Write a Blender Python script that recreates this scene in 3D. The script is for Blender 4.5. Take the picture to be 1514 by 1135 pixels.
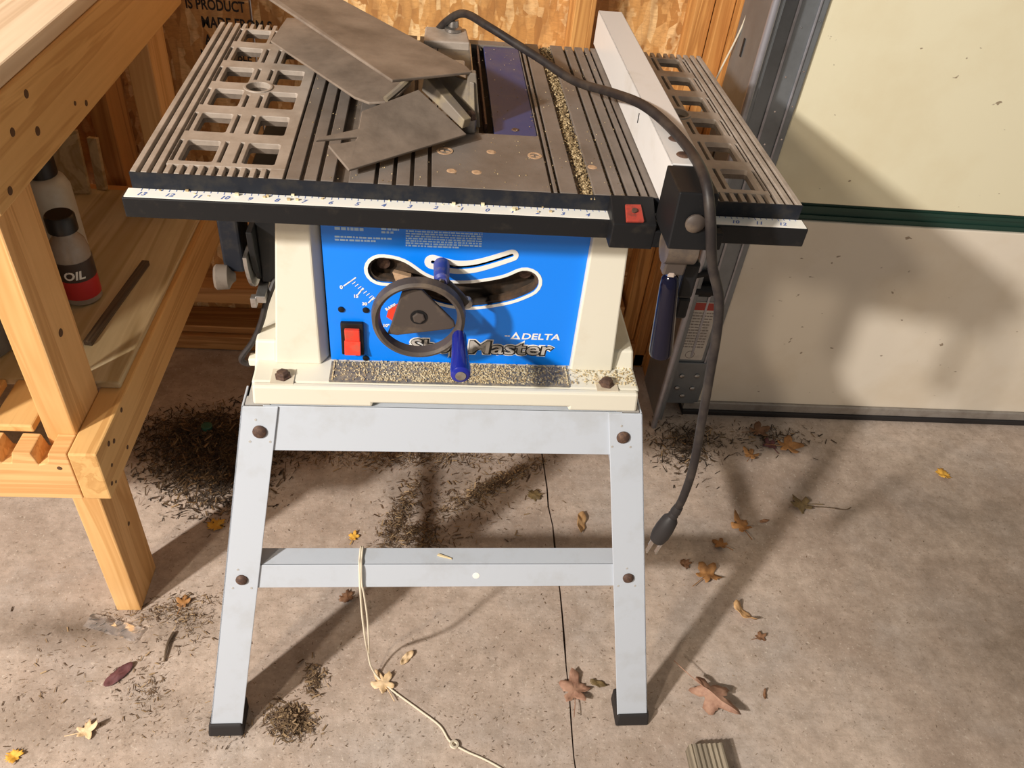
import bpy, bmesh, math, random
import numpy as np
from mathutils import Vector, Matrix

for o in list(bpy.data.objects):
    bpy.data.objects.remove(o, do_unlink=True)
SC = bpy.context.scene
COL = SC.collection

# ------------------------------------------------------------------ camera
F_PX = 1191.46
CR = ((0.994542902788701, 0.037159903437638975, 0.09748618409359305),
      (-0.04878060027659489, -0.6603538236489077, 0.7493685879651765),
      (0.09222183878713132, -0.7500346453123167, -0.6549375262434942))
CAM_H = 1.24
cd = bpy.data.cameras.new('camera')
cam = bpy.data.objects.new('camera', cd)
COL.objects.link(cam)
cd.sensor_fit = 'HORIZONTAL'
cd.sensor_width = 36.0
cd.lens = F_PX / 1514 * 36.0
cd.clip_start = 0.02
cam.matrix_world = Matrix(((CR[0][0], -CR[0][1], -CR[0][2], 0),
                           (CR[1][0], -CR[1][1], -CR[1][2], 0),
                           (CR[2][0], -CR[2][1], -CR[2][2], CAM_H),
                           (0, 0, 0, 1)))
SC.camera = cam

# ------------------------------------------------------------------ light
W = bpy.data.worlds.new('garage_ambient')
SC.world = W
W.use_nodes = True
W.node_tree.nodes['Background'].inputs['Color'].default_value = (1.0, 0.93, 0.84, 1)
W.node_tree.nodes['Background'].inputs['Strength'].default_value = 0.185


def bulb(name, loc, power, color, radius):
    ld = bpy.data.lights.new(name, 'POINT')
    ld.energy = power
    ld.color = color
    ld.shadow_soft_size = radius
    o = bpy.data.objects.new(name, ld)
    o.location = loc
    COL.objects.link(o)


bulb('ceiling_bulb', (-2.25, -1.15, 2.35), 520, (1.0, 0.94, 0.87), 0.085)
bulb('ceiling_bulb', (-1.75, -1.45, 2.35), 120, (1.0, 0.85, 0.68), 0.10)

SC.view_settings.view_transform = 'Standard'
SC.view_settings.look = 'None'
SC.view_settings.gamma = 1.0
SC.view_settings.use_curve_mapping = False
SC.view_settings.exposure = 0.35

random.seed(4)
RNG = np.random.default_rng(7)


# ------------------------------------------------------------------ materials
def new_mat(name):
    m = bpy.data.materials.new(name)
    m.use_nodes = True
    nt = m.node_tree
    return m, nt, nt.nodes['Principled BSDF']


def node(nt, t, **kw):
    n = nt.nodes.new(t)
    for k, v in kw.items():
        setattr(n, k, v)
    return n


def coords(nt, scale=(1, 1, 1), rot=(0, 0, 0)):
    tc = node(nt, 'ShaderNodeTexCoord')
    mp = node(nt, 'ShaderNodeMapping')
    mp.inputs['Scale'].default_value = scale
    mp.inputs['Rotation'].default_value = rot
    nt.links.new(tc.outputs['Object'], mp.inputs['Vector'])
    return mp.outputs['Vector']


def noise(nt, vec, scale, detail=4, rough=.6, dist=0):
    n = node(nt, 'ShaderNodeTexNoise')
    n.inputs['Scale'].default_value = scale
    n.inputs['Detail'].default_value = detail
    n.inputs['Roughness'].default_value = rough
    n.inputs['Distortion'].default_value = dist
    nt.links.new(vec, n.inputs['Vector'])
    return n.outputs['Fac']


def ramp(nt, fac, stops):
    r = node(nt, 'ShaderNodeValToRGB')
    el = r.color_ramp.elements
    while len(el) < len(stops):
        el.new(0.5)
    for e, (p, c) in zip(el, stops):
        e.position = p
        e.color = (c[0], c[1], c[2], 1) if not isinstance(c, (int, float)) else (c, c, c, 1)
    nt.links.new(fac, r.inputs['Fac'])
    return r.outputs['Color']


def mix(nt, fac, a, b, mode='MIX'):
    m = node(nt, 'ShaderNodeMix', data_type='RGBA', blend_type=mode)
    for sock, v in ((m.inputs['Factor'], fac), (m.inputs['A'], a), (m.inputs['B'], b)):
        if hasattr(v, 'links'):
            nt.links.new(v, sock)
        elif isinstance(v, (int, float)):
            sock.default_value = v
        else:
            sock.default_value = (v[0], v[1], v[2], 1)
    return m.outputs['Result']


def bump(nt, bsdf, h, strength=.3, dist=.002):
    b = node(nt, 'ShaderNodeBump')
    b.inputs['Strength'].default_value = strength
    b.inputs['Distance'].default_value = dist
    nt.links.new(h, b.inputs['Height'])
    nt.links.new(b.outputs['Normal'], bsdf.inputs['Normal'])


def plain(name, c, rough=.5, metal=0.0, dirt=None, dscale=25, damt=(.45, .7), bmp=0, bscale=300, stretch=(1, 1, 1)):
    m, nt, b = new_mat(name)
    b.inputs['Roughness'].default_value = rough
    b.inputs['Metallic'].default_value = metal
    if dirt is None:
        b.inputs['Base Color'].default_value = (c[0], c[1], c[2], 1)
        v = coords(nt) if bmp else None
    else:
        v = coords(nt, stretch)
        f = ramp(nt, noise(nt, v, dscale, 6, .65), [(damt[0], 0.0), (damt[1], 1.0)])
        nt.links.new(mix(nt, f, c, dirt), b.inputs['Base Color'])
    if bmp:
        bump(nt, b, noise(nt, v, bscale, 3), bmp, .001)
    return m


def wood(name, light, dark, axis=1, rough=.6, scale=1.0):
    m, nt, b = new_mat(name)
    s = [26 * scale] * 3
    s[axis] = 1.3 * scale
    v = coords(nt, s)
    n1 = noise(nt, v, 1.0, 3, .55, 1.2)
    s2 = [160] * 3
    s2[axis] = 5
    n2 = noise(nt, coords(nt, s2), 1.0, 2, .5)
    c = ramp(nt, n1, [(.3, light), (.47, dark), (.52, light), (.68, tuple(.72 * a + .28 * d for a, d in zip(light, dark)))])
    c = mix(nt, ramp(nt, n2, [(.4, 0.0), (.75, .35)]), c, dark)
    blot = ramp(nt, noise(nt, coords(nt), 9, 3), [(.5, 0.0), (.75, .3)])
    c = mix(nt, blot, c, dark)
    nt.links.new(c, b.inputs['Base Color'])
    b.inputs['Roughness'].default_value = rough
    bump(nt, b, n2, .15, .0008)
    return m


def osb_mat():
    m, nt, b = new_mat('strand_board')
    def layer(rot, sc):
        v = coords(nt, (sc[0], 10, sc[1]), (0, rot, 0))
        d = noise(nt, coords(nt), 14, 3)
        vv = node(nt, 'ShaderNodeVectorMath', operation='MULTIPLY_ADD')
        vv.inputs[1].default_value = (1, 1, 1)
        nt.links.new(v, vv.inputs[0])
        cmb = node(nt, 'ShaderNodeCombineXYZ')
        for i in (0, 2):
            nt.links.new(d, cmb.inputs[i])
        nt.links.new(cmb.outputs[0], vv.inputs[2])
        vo = node(nt, 'ShaderNodeTexVoronoi')
        vo.inputs['Scale'].default_value = 1.0
        nt.links.new(vv.outputs[0], vo.inputs['Vector'])
        sp = node(nt, 'ShaderNodeSeparateColor')
        nt.links.new(vo.outputs['Color'], sp.inputs[0])
        return sp.outputs[0], vo.outputs['Distance']
    a, da = layer(.5, (70, 17))
    c2, dc = layer(-.9, (60, 15))
    e, de = layer(1.4, (75, 18))
    pal = [(0, (.40, .18, .05)), (.3, (.58, .29, .085)), (.65, (.70, .39, .14)), (1, (.86, .60, .30))]
    k = ramp(nt, noise(nt, coords(nt), 13, 3), [(.47, 0.0), (.49, 1.0)])
    k2 = ramp(nt, noise(nt, coords(nt, (1, 1, 1), (1, 2, 3)), 16, 3), [(.53, 0.0), (.55, 1.0)])
    col = mix(nt, k2, mix(nt, k, ramp(nt, a, pal), ramp(nt, c2, pal)), ramp(nt, e, pal))
    for d_ in (da, de):
        col = mix(nt, ramp(nt, d_, [(.55, 0.0), (.85, .35)]), col, (.24, .11, .035))
    fine = noise(nt, coords(nt, (90, 60, 300), (0, .6, 0)), 1.0, 4, .7)
    col = mix(nt, ramp(nt, fine, [(.42, 0.0), (.75, .55)]), col, (.34, .16, .05))
    nt.links.new(col, b.inputs['Base Color'])
    b.inputs['Roughness'].default_value = .6
    bump(nt, b, a, .5, .002)
    return m


def concrete_mat():
    m, nt, b = new_mat('stained_concrete')
    v = coords(nt)
    big = ramp(nt, noise(nt, v, 3.2, 6, .65), [(.34, (.36, .275, .22)), (.5, (.50, .40, .33)), (.66, (.58, .475, .395))])
    grey = ramp(nt, noise(nt, coords(nt, (1, 1, 1), (1, 2, .5)), 5.5, 5, .6), [(.48, 0.0), (.7, .55)])
    c = mix(nt, grey, big, (.45, .405, .375))
    mid = ramp(nt, noise(nt, v, 38, 6, .75), [(.40, 0.0), (.75, .65)])
    c = mix(nt, mid, c, (.22, .165, .12))
    sp = ramp(nt, noise(nt, v, 150, 3, .7), [(.60, 0.0), (.70, .6)])
    c = mix(nt, sp, c, (.13, .09, .06))
    scuff = ramp(nt, noise(nt, coords(nt, (8, 60, 1), (0, 0, .7)), 1.6, 5, .7), [(.52, 0.0), (.72, .35)])
    c = mix(nt, scuff, c, (.27, .215, .165))
    sp2 = ramp(nt, noise(nt, coords(nt, (1, 1, 1), (.4, 1, 2)), 200, 2, .5), [(.64, 0.0), (.74, .55)])
    c = mix(nt, sp2, c, (.66, .58, .49))
    # tyre and dirt stains, far-left floor shadow painted in, each with its own outline
    def blot(cx, cy, rx, ry, amt):
        mp = coords(nt, (1 / rx, 1 / ry, 0))
        s = node(nt, 'ShaderNodeVectorMath', operation='SUBTRACT')
        s.inputs[1].default_value = (cx / rx, cy / ry, 0)
        nt.links.new(mp, s.inputs[0])
        ln = node(nt, 'ShaderNodeVectorMath', operation='LENGTH')
        nt.links.new(s.outputs[0], ln.inputs[0])
        ad = node(nt, 'ShaderNodeMath', operation='MULTIPLY_ADD')
        ad.inputs[1].default_value = 1.6
        nt.links.new(noise(nt, v, 16, 8, .78), ad.inputs[0])
        nt.links.new(ln.outputs['Value'], ad.inputs[2])
        h = node(nt, 'ShaderNodeMath', operation='MULTIPLY')
        h.inputs[1].default_value = .5
        nt.links.new(ad.outputs[0], h.inputs[0])
        return ramp(nt, h.outputs[0], [(.38, amt), (.62, amt * .5), (.95, 0.0)])
    for a in ((1.12, .74, .40, .34, .80), (1.15, 1.06, .5, .18, .6), (-.58, .765, .22, .055, .85), (-.60, .60, .16, .06, .5),
              (-.44, 1.16, .17, .12, .8), (.02, 1.12, .26, .09, .6), (.60, 1.24, .22, .07, .6), (-.40, .78, .10, .06, .45), (-.38, .62, .12, .07, .35)):
        c = mix(nt, blot(*a), c, (.13, .092, .062))
    nt.links.new(c, b.inputs['Base Color'])
    b.inputs['Roughness'].default_value = .8
    bump(nt, b, noise(nt, v, 120, 5, .7), .45, .002)
    return m


def island_mat(name, stops, rough=.8):
    m, nt, b = new_mat(name)
    g = node(nt, 'ShaderNodeNewGeometry')
    nt.links.new(ramp(nt, g.outputs['Random Per Island'], stops), b.inputs['Base Color'])
    b.inputs['Roughness'].default_value = rough
    return m


M = {}
M['osb'] = osb_mat()
M['concrete'] = concrete_mat()
M['joint'] = plain('joint_grime', (.075, .052, .036), .95)
M['pine_x'] = wood('pine_along_x', (.76, .45, .19), (.60, .31, .11), 0)
M['pine_y'] = wood('pine_along_y', (.70, .42, .16), (.54, .29, .095), 1)
M['pine_z'] = wood('pine_along_z', (.74, .44, .18), (.57, .30, .10), 2)
M['stud'] = wood('orange_stud', (.70, .36, .11), (.42, .18, .045), 2)
M['plate_x'] = wood('sill_wood', (.62, .33, .12), (.38, .17, .05), 0)
M['plywood'] = wood('pale_plywood', (.66, .55, .34), (.44, .33, .17), 1, scale=.5)
M['benchtop'] = wood('bright_plywood', (.78, .64, .47), (.60, .45, .30), 1, scale=.4)
M['greywood'] = wood('weathered_wood', (.30, .25, .18), (.17, .14, .10), 1, .8)
M['darkwood'] = wood('dark_stick', (.16, .11, .065), (.07, .045, .028), 1, .8)
M['knot'] = plain('knot', (.09, .04, .015), .7)
M['cast'] = plain('dusty_cast_aluminium', (.40, .345, .295), .55, .15, (.25, .205, .165), 22, (.38, .72), .12, 500)
M['tabletop'] = plain('worn_grey_table', (.205, .178, .158), .5, .15, (.13, .108, .09), 16, (.35, .72), .12, 500)
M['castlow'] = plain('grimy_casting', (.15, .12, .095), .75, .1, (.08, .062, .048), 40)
M['edge'] = plain('black_table_edge', (.008, .010, .016), .55, 0, (.03, .027, .024), 50)
M['black'] = plain('black_paint', (.008, .008, .009), .5, 0, (.03, .025, .02), 60, (.58, .85))
M['blackgloss'] = plain('glossy_black', (.004, .004, .014), .14)
M['rubber'] = plain('black_rubber', (.025, .022, .022), .55)
M['cord'] = plain('cord_jacket', (.020, .016, .016), .5, 0, (.045, .036, .03), 40)
M['cream'] = plain('cream_plastic', (.72, .69, .58), .5, 0, (.60, .52, .38), 11, (.55, .9))
M['creamside'] = plain('dusty_cream', (.62, .55, .43), .6, 0, (.42, .32, .20), 20, (.45, .75))
M['blue'] = plain('blue_panel', (.0, .225, .95), .38, 0, (.03, .17, .55), 10, (.62, .9))
M['blackgloss'].node_tree.nodes['Principled BSDF'].inputs['Specular IOR Level'].default_value = .3
M['white'] = plain('white_print', (.86, .84, .78), .5)
M['lightblue'] = plain('pale_print', (.45, .66, .90), .5)
M['logogrey'] = plain('logo_grey', (.50, .46, .42), .5)
M['ink'] = plain('black_print', (.012, .01, .01), .6)
M['printblue'] = plain('blue_numerals', (.10, .16, .42), .6)
M['slotdust'] = island_mat('old_sawdust', [(0, (.10, .065, .03)), (.5, (.33, .24, .12)), (1, (.66, .53, .32))])
M['lens'] = plain('faded_red_lens', (.36, .045, .03), .4, 0, (.14, .04, .03), 160)
M['red'] = plain('red_switch', (.80, .055, .03), .35, 0, (.5, .10, .06), 60)
M['redprint'] = plain('red_print', (.75, .05, .02), .5)
for k_ in ('black', 'edge', 'cord', 'rubber'):
    M[k_].node_tree.nodes['Principled BSDF'].inputs['Specular IOR Level'].default_value = .3
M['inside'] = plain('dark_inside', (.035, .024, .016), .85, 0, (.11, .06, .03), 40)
M['rust'] = plain('rusty_bolt', (.075, .042, .032), .7, .3, (.16, .09, .055), 200)
M['rustlight'] = plain('rust_spot', (.46, .30, .18), .8, 0, (.30, .18, .10), 200)
M['stand'] = plain('pale_blue_steel', (.50, .545, .61), .42, .05, (.42, .44, .46), 16, (.5, .85))
M['standtop'] = plain('dusty_steel', (.45, .44, .42), .55, .1, (.34, .31, .27), 25, (.4, .8))
M['fence'] = plain('off_white_enamel', (.68, .67, .66), .35, 0, (.56, .53, .48), 12, (.55, .85))
M['insert'] = plain('blue_insert', (.026, .042, .145), .45, 0, (.10, .095, .115), 14, (.48, .8))
M['guard'] = plain('dusty_guard_plastic', (.235, .185, .145), .62, 0, (.115, .088, .068), 18, (.36, .7), .1, 400)
M['guardedge'] = plain('guard_edge', (.17, .14, .11), .6, 0, (.25, .20, .12), 50)
M['wheel'] = plain('handwheel_plastic', (.065, .05, .042), .5, 0, (.17, .125, .085), 30, (.5, .8))
M['bluehandle'] = plain('navy_handle', (.012, .02, .26), .22)
M['bluedust'] = plain('dusty_navy', (.035, .05, .26), .5, 0, (.20, .17, .16), 90, (.5, .75))
M['steel'] = plain('bare_steel', (.42, .41, .40), .35, .9, (.25, .22, .19), 60)
M['chrome'] = plain('chrome', (.75, .74, .76), .12, 1.0)
M['brass'] = plain('brass', (.78, .62, .34), .3, 1.0)
M['galv'] = plain('galvanised_track', (.25, .27, .29), .42, .6, (.17, .18, .19), 9, (.4, .75))
M['galvlight'] = plain('galvanised_edge', (.42, .42, .47), .35, .6, (.30, .29, .30), 20)
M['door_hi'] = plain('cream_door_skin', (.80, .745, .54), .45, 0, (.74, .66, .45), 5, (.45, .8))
M['door_lo'] = plain('lamp_tinted_door_skin', (.78, .70, .58), .45, 0, (.70, .60, .46), 5, (.45, .8))  # lower section: pinkish tint of the mixed lamplight put into the cream
M['seal'] = plain('dark_green_seal', (.012, .045, .032), .5)
M['alu'] = plain('dull_aluminium', (.36, .33, .30), .5, .4, (.26, .23, .20), 30)
M['sticker'] = plain('warning_sticker', (.60, .55, .49), .5, 0, (.45, .40, .36), 40)
M['stickerink'] = plain('faded_ink', (.26, .22, .19), .6)
M['stickerred'] = plain('sticker_red', (.40, .05, .035), .5)
M['bottlewhite'] = plain('white_bottle', (.55, .54, .47), .35, 0, (.45, .42, .33), 20)
M['oilbottle'] = plain('milky_bottle', (.34, .29, .24), .25, 0, (.27, .22, .17), 20)
M['capblack'] = plain('black_cap', (.012, .012, .012), .4)
M['greycan'] = plain('grey_jug', (.09, .095, .10), .45, 0, (.16, .16, .16), 20)
M['labelred'] = plain('red_label', (.52, .03, .03), .4)
M['labeldark'] = plain('dark_label', (.05, .035, .03), .4)
M['string'] = plain('cotton_string', (.72, .64, .50), .8)
M['grip'] = plain('grip_strip', (.12, .115, .115), .9, 0, (.30, .25, .18), 160, (.4, .65), .4, 600)
M['greencap'] = plain('green_cap', (.02, .09, .06), .4)
M['litter'] = island_mat('leaf_litter', [(0, (.055, .032, .018)), (.5, (.14, .085, .045)), (.8, (.25, .165, .085)), (1, (.42, .29, .16))])
M['darklitter'] = island_mat('dark_litter', [(0, (.018, .011, .007)), (.6, (.06, .037, .02)), (.88, (.14, .088, .042)), (1, (.30, .19, .09))])
M['chips'] = island_mat('wood_chips', [(0, (.07, .045, .028)), (.5, (.17, .11, .065)), (1, (.36, .25, .15))])
M['dust'] = island_mat('sawdust_grains', [(0, (.34, .24, .12)), (.5, (.62, .49, .28)), (1, (.80, .70, .46))])
for nm, a, b_ in (('leaf_brown', (.24, .12, .06), (.13, .06, .03)), ('leaf_orange', (.40, .19, .06), (.22, .10, .035)),
                  ('leaf_yellow', (.74, .42, .06), (.58, .28, .03)), ('leaf_tan', (.62, .38, .18), (.40, .22, .09)),
                  ('leaf_pink', (.40, .23, .155), (.24, .12, .08)), ('leaf_purple', (.15, .055, .055), (.09, .03, .035)),
                  ('leaf_olive', (.17, .115, .045), (.10, .065, .03)), ('leaf_pale', (.78, .58, .36), (.60, .40, .20))):
    M[nm] = plain(nm, a, .7, 0, b_, 60, (.4, .7))
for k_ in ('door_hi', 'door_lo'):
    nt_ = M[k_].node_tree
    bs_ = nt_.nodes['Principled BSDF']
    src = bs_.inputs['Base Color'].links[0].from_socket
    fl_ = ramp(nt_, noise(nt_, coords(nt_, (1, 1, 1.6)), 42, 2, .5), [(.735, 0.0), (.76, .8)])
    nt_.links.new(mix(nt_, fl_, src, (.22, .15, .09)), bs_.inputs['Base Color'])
m_, nt_, b_ = new_mat('clear_film')
b_.inputs['Transmission Weight'].default_value = .9
b_.inputs['Roughness'].default_value = .15
b_.inputs['Base Color'].default_value = (.9, .9, .92, 1)
M['film'] = m_


# ------------------------------------------------------------------ mesh helpers
class MB:
    def __init__(s):
        s.v = []
        s.f = []

    def add(s, verts, faces):
        k = len(s.v)
        s.v += [tuple(map(float, q)) for q in verts]
        s.f += [tuple(i + k for i in f) for f in faces]
        return s

    def box(s, x0, x1, y0, y1, z0, z1):
        return s.add([(x0, y0, z0), (x1, y0, z0), (x1, y1, z0), (x0, y1, z0), (x0, y0, z1), (x1, y0, z1), (x1, y1, z1), (x0, y1, z1)],
                     [(0, 3, 2, 1), (4, 5, 6, 7), (0, 1, 5, 4), (1, 2, 6, 5), (2, 3, 7, 6), (3, 0, 4, 7)])

    def hexa(s, bot, top):
        return s.add(list(bot) + list(top), [(0, 3, 2, 1), (4, 5, 6, 7), (0, 1, 5, 4), (1, 2, 6, 5), (2, 3, 7, 6), (3, 0, 4, 7)])

    def prism(s, pts, vec):
        n = len(pts)
        top = [tuple(a + b for a, b in zip(q, vec)) for q in pts]
        return s.add(list(pts) + top, [tuple(range(n))[::-1], tuple(range(n, 2 * n))] + [(i, (i + 1) % n, n + (i + 1) % n, n + i) for i in range(n)])

    def cyl(s, p, q, r, r2=None, n=20):
        p, q = Vector(p), Vector(q)
        r2 = r if r2 is None else r2
        d = (q - p).normalized()
        a = d.orthogonal().normalized()
        b = d.cross(a)
        vs = []
        for c, rr in ((p, r), (q, r2)):
            vs += [c + (a * math.cos(t) + b * math.sin(t)) * rr for t in [2 * math.pi * i / n for i in range(n)]]
        return s.add(vs, [tuple(range(n))[::-1], tuple(range(n, 2 * n))] + [(i, (i + 1) % n, n + (i + 1) % n, n + i) for i in range(n)])

    def lathe(s, p, axis, prof, n=28):
        p = Vector(p)
        d = Vector(axis).normalized()
        a = d.orthogonal().normalized()
        b = d.cross(a)
        vs = []
        for h, r in prof:
            vs += [p + d * h + (a * math.cos(t) + b * math.sin(t)) * r for t in [2 * math.pi * i / n for i in range(n)]]
        fs = [tuple(range(n))[::-1], tuple(range((len(prof) - 1) * n, len(prof) * n))]
        for k in range(len(prof) - 1):
            fs += [(k * n + i, k * n + (i + 1) % n, (k + 1) * n + (i + 1) % n, (k + 1) * n + i) for i in range(n)]
        return s.add(vs, fs)

    def ring(s, c, axis, R, prof, n=48):
        c = Vector(c)
        d = Vector(axis).normalized()
        a = d.orthogonal().normalized()
        b = d.cross(a)
        m = len(prof)
        vs = []
        for i in range(n):
            t = 2 * math.pi * i / n
            e = a * math.cos(t) + b * math.sin(t)
            vs += [c + e * (R + dr) + d * h for dr, h in prof]
        fs = []
        for i in range(n):
            for j in range(m):
                fs.append((i * m + j, ((i + 1) % n) * m + j, ((i + 1) % n) * m + (j + 1) % m, i * m + (j + 1) % m))
        return s.add(vs, fs)

    def tube(s, pts, r, n=10, sub=6):
        P = smooth(pts, sub)
        vs, fs = [], []
        d0 = (P[1] - P[0]).normalized()
        a = d0.orthogonal().normalized()
        for i, p in enumerate(P):
            d = (P[min(i + 1, len(P) - 1)] - P[max(i - 1, 0)]).normalized()
            a = (a - d * a.dot(d)).normalized()
            b = d.cross(a)
            rr = r(i / (len(P) - 1)) if callable(r) else r
            vs += [p + (a * math.cos(t) + b * math.sin(t)) * rr for t in [2 * math.pi * j / n for j in range(n)]]
        for i in range(len(P) - 1):
            fs += [(i * n + j, i * n + (j + 1) % n, (i + 1) * n + (j + 1) % n, (i + 1) * n + j) for j in range(n)]
        fs += [tuple(range(n))[::-1], tuple(range((len(P) - 1) * n, len(P) * n))]
        return s.add(vs, fs)

    def build(s, name, mat, parent=None, bevel=0, smooth_=False, loc=None, rot=None):
        me = bpy.data.meshes.new(name)
        me.from_pydata(s.v, [], s.f)
        return link(name, me, mat, parent, bevel, smooth_, loc, rot)


def smooth(pts, sub):
    P = [Vector(p) for p in pts]
    if sub <= 1 or len(P) < 3:
        return P
    out = []
    for i in range(len(P) - 1):
        p0, p1, p2, p3 = P[max(i - 1, 0)], P[i], P[i + 1], P[min(i + 2, len(P) - 1)]
        for k in range(sub):
            t = k / sub
            out.append(.5 * ((2 * p1) + (p2 - p0) * t + (2 * p0 - 5 * p1 + 4 * p2 - p3) * t * t + (3 * p1 - p0 - 3 * p2 + p3) * t ** 3))
    out.append(P[-1])
    return out


def link(name, me, mat, parent=None, bevel=0, smooth_=False, loc=None, rot=None):
    bm = bmesh.new()
    bm.from_mesh(me)
    bmesh.ops.recalc_face_normals(bm, faces=bm.faces)
    bm.to_mesh(me)
    bm.free()
    if smooth_:
        me.polygons.foreach_set('use_smooth', [True] * len(me.polygons))
        me.set_sharp_from_angle(angle=math.radians(40))
    me.materials.append(M[mat] if isinstance(mat, str) else mat)
    o = bpy.data.objects.new(name, me)
    COL.objects.link(o)
    if parent:
        o.parent = parent
    if loc:
        o.location = loc
    if rot:
        o.rotation_euler = rot
    if bevel:
        b = o.modifiers.new('bevel', 'BEVEL')
        b.width = bevel
        b.segments = 2
        b.limit_method = 'ANGLE'
    return o


def holed(outer, holes, to3d, depth):
    """plate with holes: 2-D loops -> MB-compatible verts/faces, extruded along depth vector"""
    bm = bmesh.new()
    for lp in [outer] + holes:
        vs = [bm.verts.new((x, y, 0)) for x, y in lp]
        for i in range(len(vs)):
            bm.edges.new((vs[i], vs[(i + 1) % len(vs)]))
    bmesh.ops.triangle_fill(bm, use_beauty=True, use_dissolve=False, edges=bm.edges[:])
    bm.verts.index_update()
    verts = [to3d(v.co.x, v.co.y) for v in bm.verts]
    tris = [tuple(v.index for v in f.verts) for f in bm.faces]
    n = len(verts)
    v2 = [tuple(a + b for a, b in zip(p, depth)) for p in verts]
    faces = list(tris) + [tuple(i + n for i in t)[::-1] for t in tris]
    for e in bm.edges:
        if len(e.link_faces) == 1:
            a, b = e.verts[0].index, e.verts[1].index
            faces.append((a, b, b + n, a + n))
    bm.free()
    return verts + v2, faces


def rrect(x0, x1, y0, y1, r=.004, n=3):
    out = []
    for cx, cy, a in ((x1 - r, y1 - r, 0), (x0 + r, y1 - r, 90), (x0 + r, y0 + r, 180), (x1 - r, y0 + r, 270)):
        out += [(cx + r * math.cos(math.radians(a + 90 * k / n)), cy + r * math.sin(math.radians(a + 90 * k / n))) for k in range(n + 1)]
    return out


def circle(cx, cy, r, n=24):
    return [(cx + r * math.cos(2 * math.pi * k / n), cy + r * math.sin(2 * math.pi * k / n)) for k in range(n)]


def text_mesh(s, size, bold=0.0, shear=0.0, extrude=0.0, align='LEFT'):
    cu = bpy.data.curves.new('print', 'FONT')
    cu.body = s
    cu.size = size
    cu.offset = bold
    cu.shear = shear
    cu.extrude = extrude
    cu.align_x = align
    cu.resolution_u = 3
    o = bpy.data.objects.new('print', cu)
    COL.objects.link(o)
    bpy.context.view_layer.update()
    dg = bpy.context.evaluated_depsgraph_get()
    me = bpy.data.meshes.new_from_object(o.evaluated_get(dg))
    vs = [tuple(v.co) for v in me.vertices]
    fs = [tuple(p.vertices) for p in me.polygons]
    bpy.data.objects.remove(o, do_unlink=True)
    bpy.data.meshes.remove(me)
    bpy.data.curves.remove(cu)
    return vs, fs


def put_text(mb, s, size, to3d, bold=0.0, shear=0.0, sx=1.0, align='LEFT', fit=None):
    vs, fs = text_mesh(s, size, bold, shear, 0, align)
    if fit:
        x0, x1 = min(v[0] for v in vs), max(v[0] for v in vs)
        vs = [(v[0] - x0, v[1], v[2]) for v in vs]
        sx = fit / (x1 - x0)
    mb.add([to3d(x * sx, y) for x, y, z in vs], fs)


def thing(name, label, cat, loc=(0, 0, 0), rz=0, group=None):
    o = bpy.data.objects.new(name, None)
    o.empty_display_size = .05
    COL.objects.link(o)
    o.location = loc
    o.rotation_euler = (0, 0, rz)
    return tag(o, label, cat, group)


def tag(o, label, cat, group=None, kind=None):
    o['label'] = label
    o['category'] = cat
    if group:
        o['group'] = group
    if kind:
        o['kind'] = kind
    return o


def struct(o):
    o['kind'] = 'structure'
    return o


# ================================================================== setting: floor
fl = MB().box(-2.6, 2.6, -1.2, 1.75, -.05, -.012).build('floor', 'joint')
struct(fl)
ys = np.linspace(-1.2, 1.75, 60)
jx = .242 + .003 * np.sin(ys * 9) + RNG.normal(0, .0012, 60)
jw = .0011 + RNG.random(60) * .0010
left = [(-2.6, 1.75, -.04), (-2.6, -1.2, -.04)] + [(x - w, y, -.04) for x, y, w in zip(jx, ys, jw)]
right = [(2.6, -1.2, -.04), (2.6, 1.75, -.04)] + [(x + w, y, -.04) for x, y, w in zip(jx[::-1], ys[::-1], jw[::-1])]
MB().prism(left, (0, 0, .04)).build('slab', 'concrete', fl)
MB().prism(right, (0, 0, .04)).build('slab', 'concrete', fl)

# ================================================================== setting: back wall
WY = 1.50      # face of the sill plates and studs
wall = MB().box(-2.4, -.362, WY + .09, WY + .105, .0, 2.4).build('wall_back', 'osb')
struct(wall)
MB().box(-.358, .62, WY + .09, WY + .105, .0, 2.4).build('board_sheet', 'osb', wall)
MB().box(-2.4, .60, WY, WY + .089, .002, .040).build('sill_plate', 'plate_x', wall, .002)
MB().box(-2.4, .60, WY + .012, WY + .089, .042, .060).build('sill_plate', 'plate_x', wall, .002)
MB().box(-.62, .44, WY + .015, WY + .089, .125, .165).build('blocking', 'plate_x', wall, .002)
for x0, x1, y0, z0 in ((-1.28, -1.242, WY, .06), (-.657, -.619, WY, .06), (.226, .264, WY + .01, .165),
                       (.448, .482, WY + .03, .06), (.484, .510, WY, .0), (.511, .534, WY - .05, .0)):
    MB().box(x0, x1, y0, WY + .089, z0, 2.4).build('stud', 'stud', wall, .002)
pr = MB()
wy = WY + .0895
for s, x, z, sz in (('IS PRODUCT', -.476, .735, .026), ('MADE FROM S', -.452, .703, .028), ('A MUST', -.450, .672, .026),
                    ('NOT LIABLE', -.462, .645, .024), ('FOR ANY', -.448, .62, .024)):
    put_text(pr, s, sz, lambda a, b, x=x, z=z: (x + a, wy, z + b), .0007, 0, .72)
pr.build('stamp_print', 'ink', wall)
MB().tube([(.515, 1.40, 1.3), (.500, 1.41, .98), (.502, 1.405, .86), (.487, 1.43, .74), (.474, 1.45, .62), (.462, 1.46, .45)], .0016, 6).build('hanging_wire', 'string', wall, 0, True)

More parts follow.
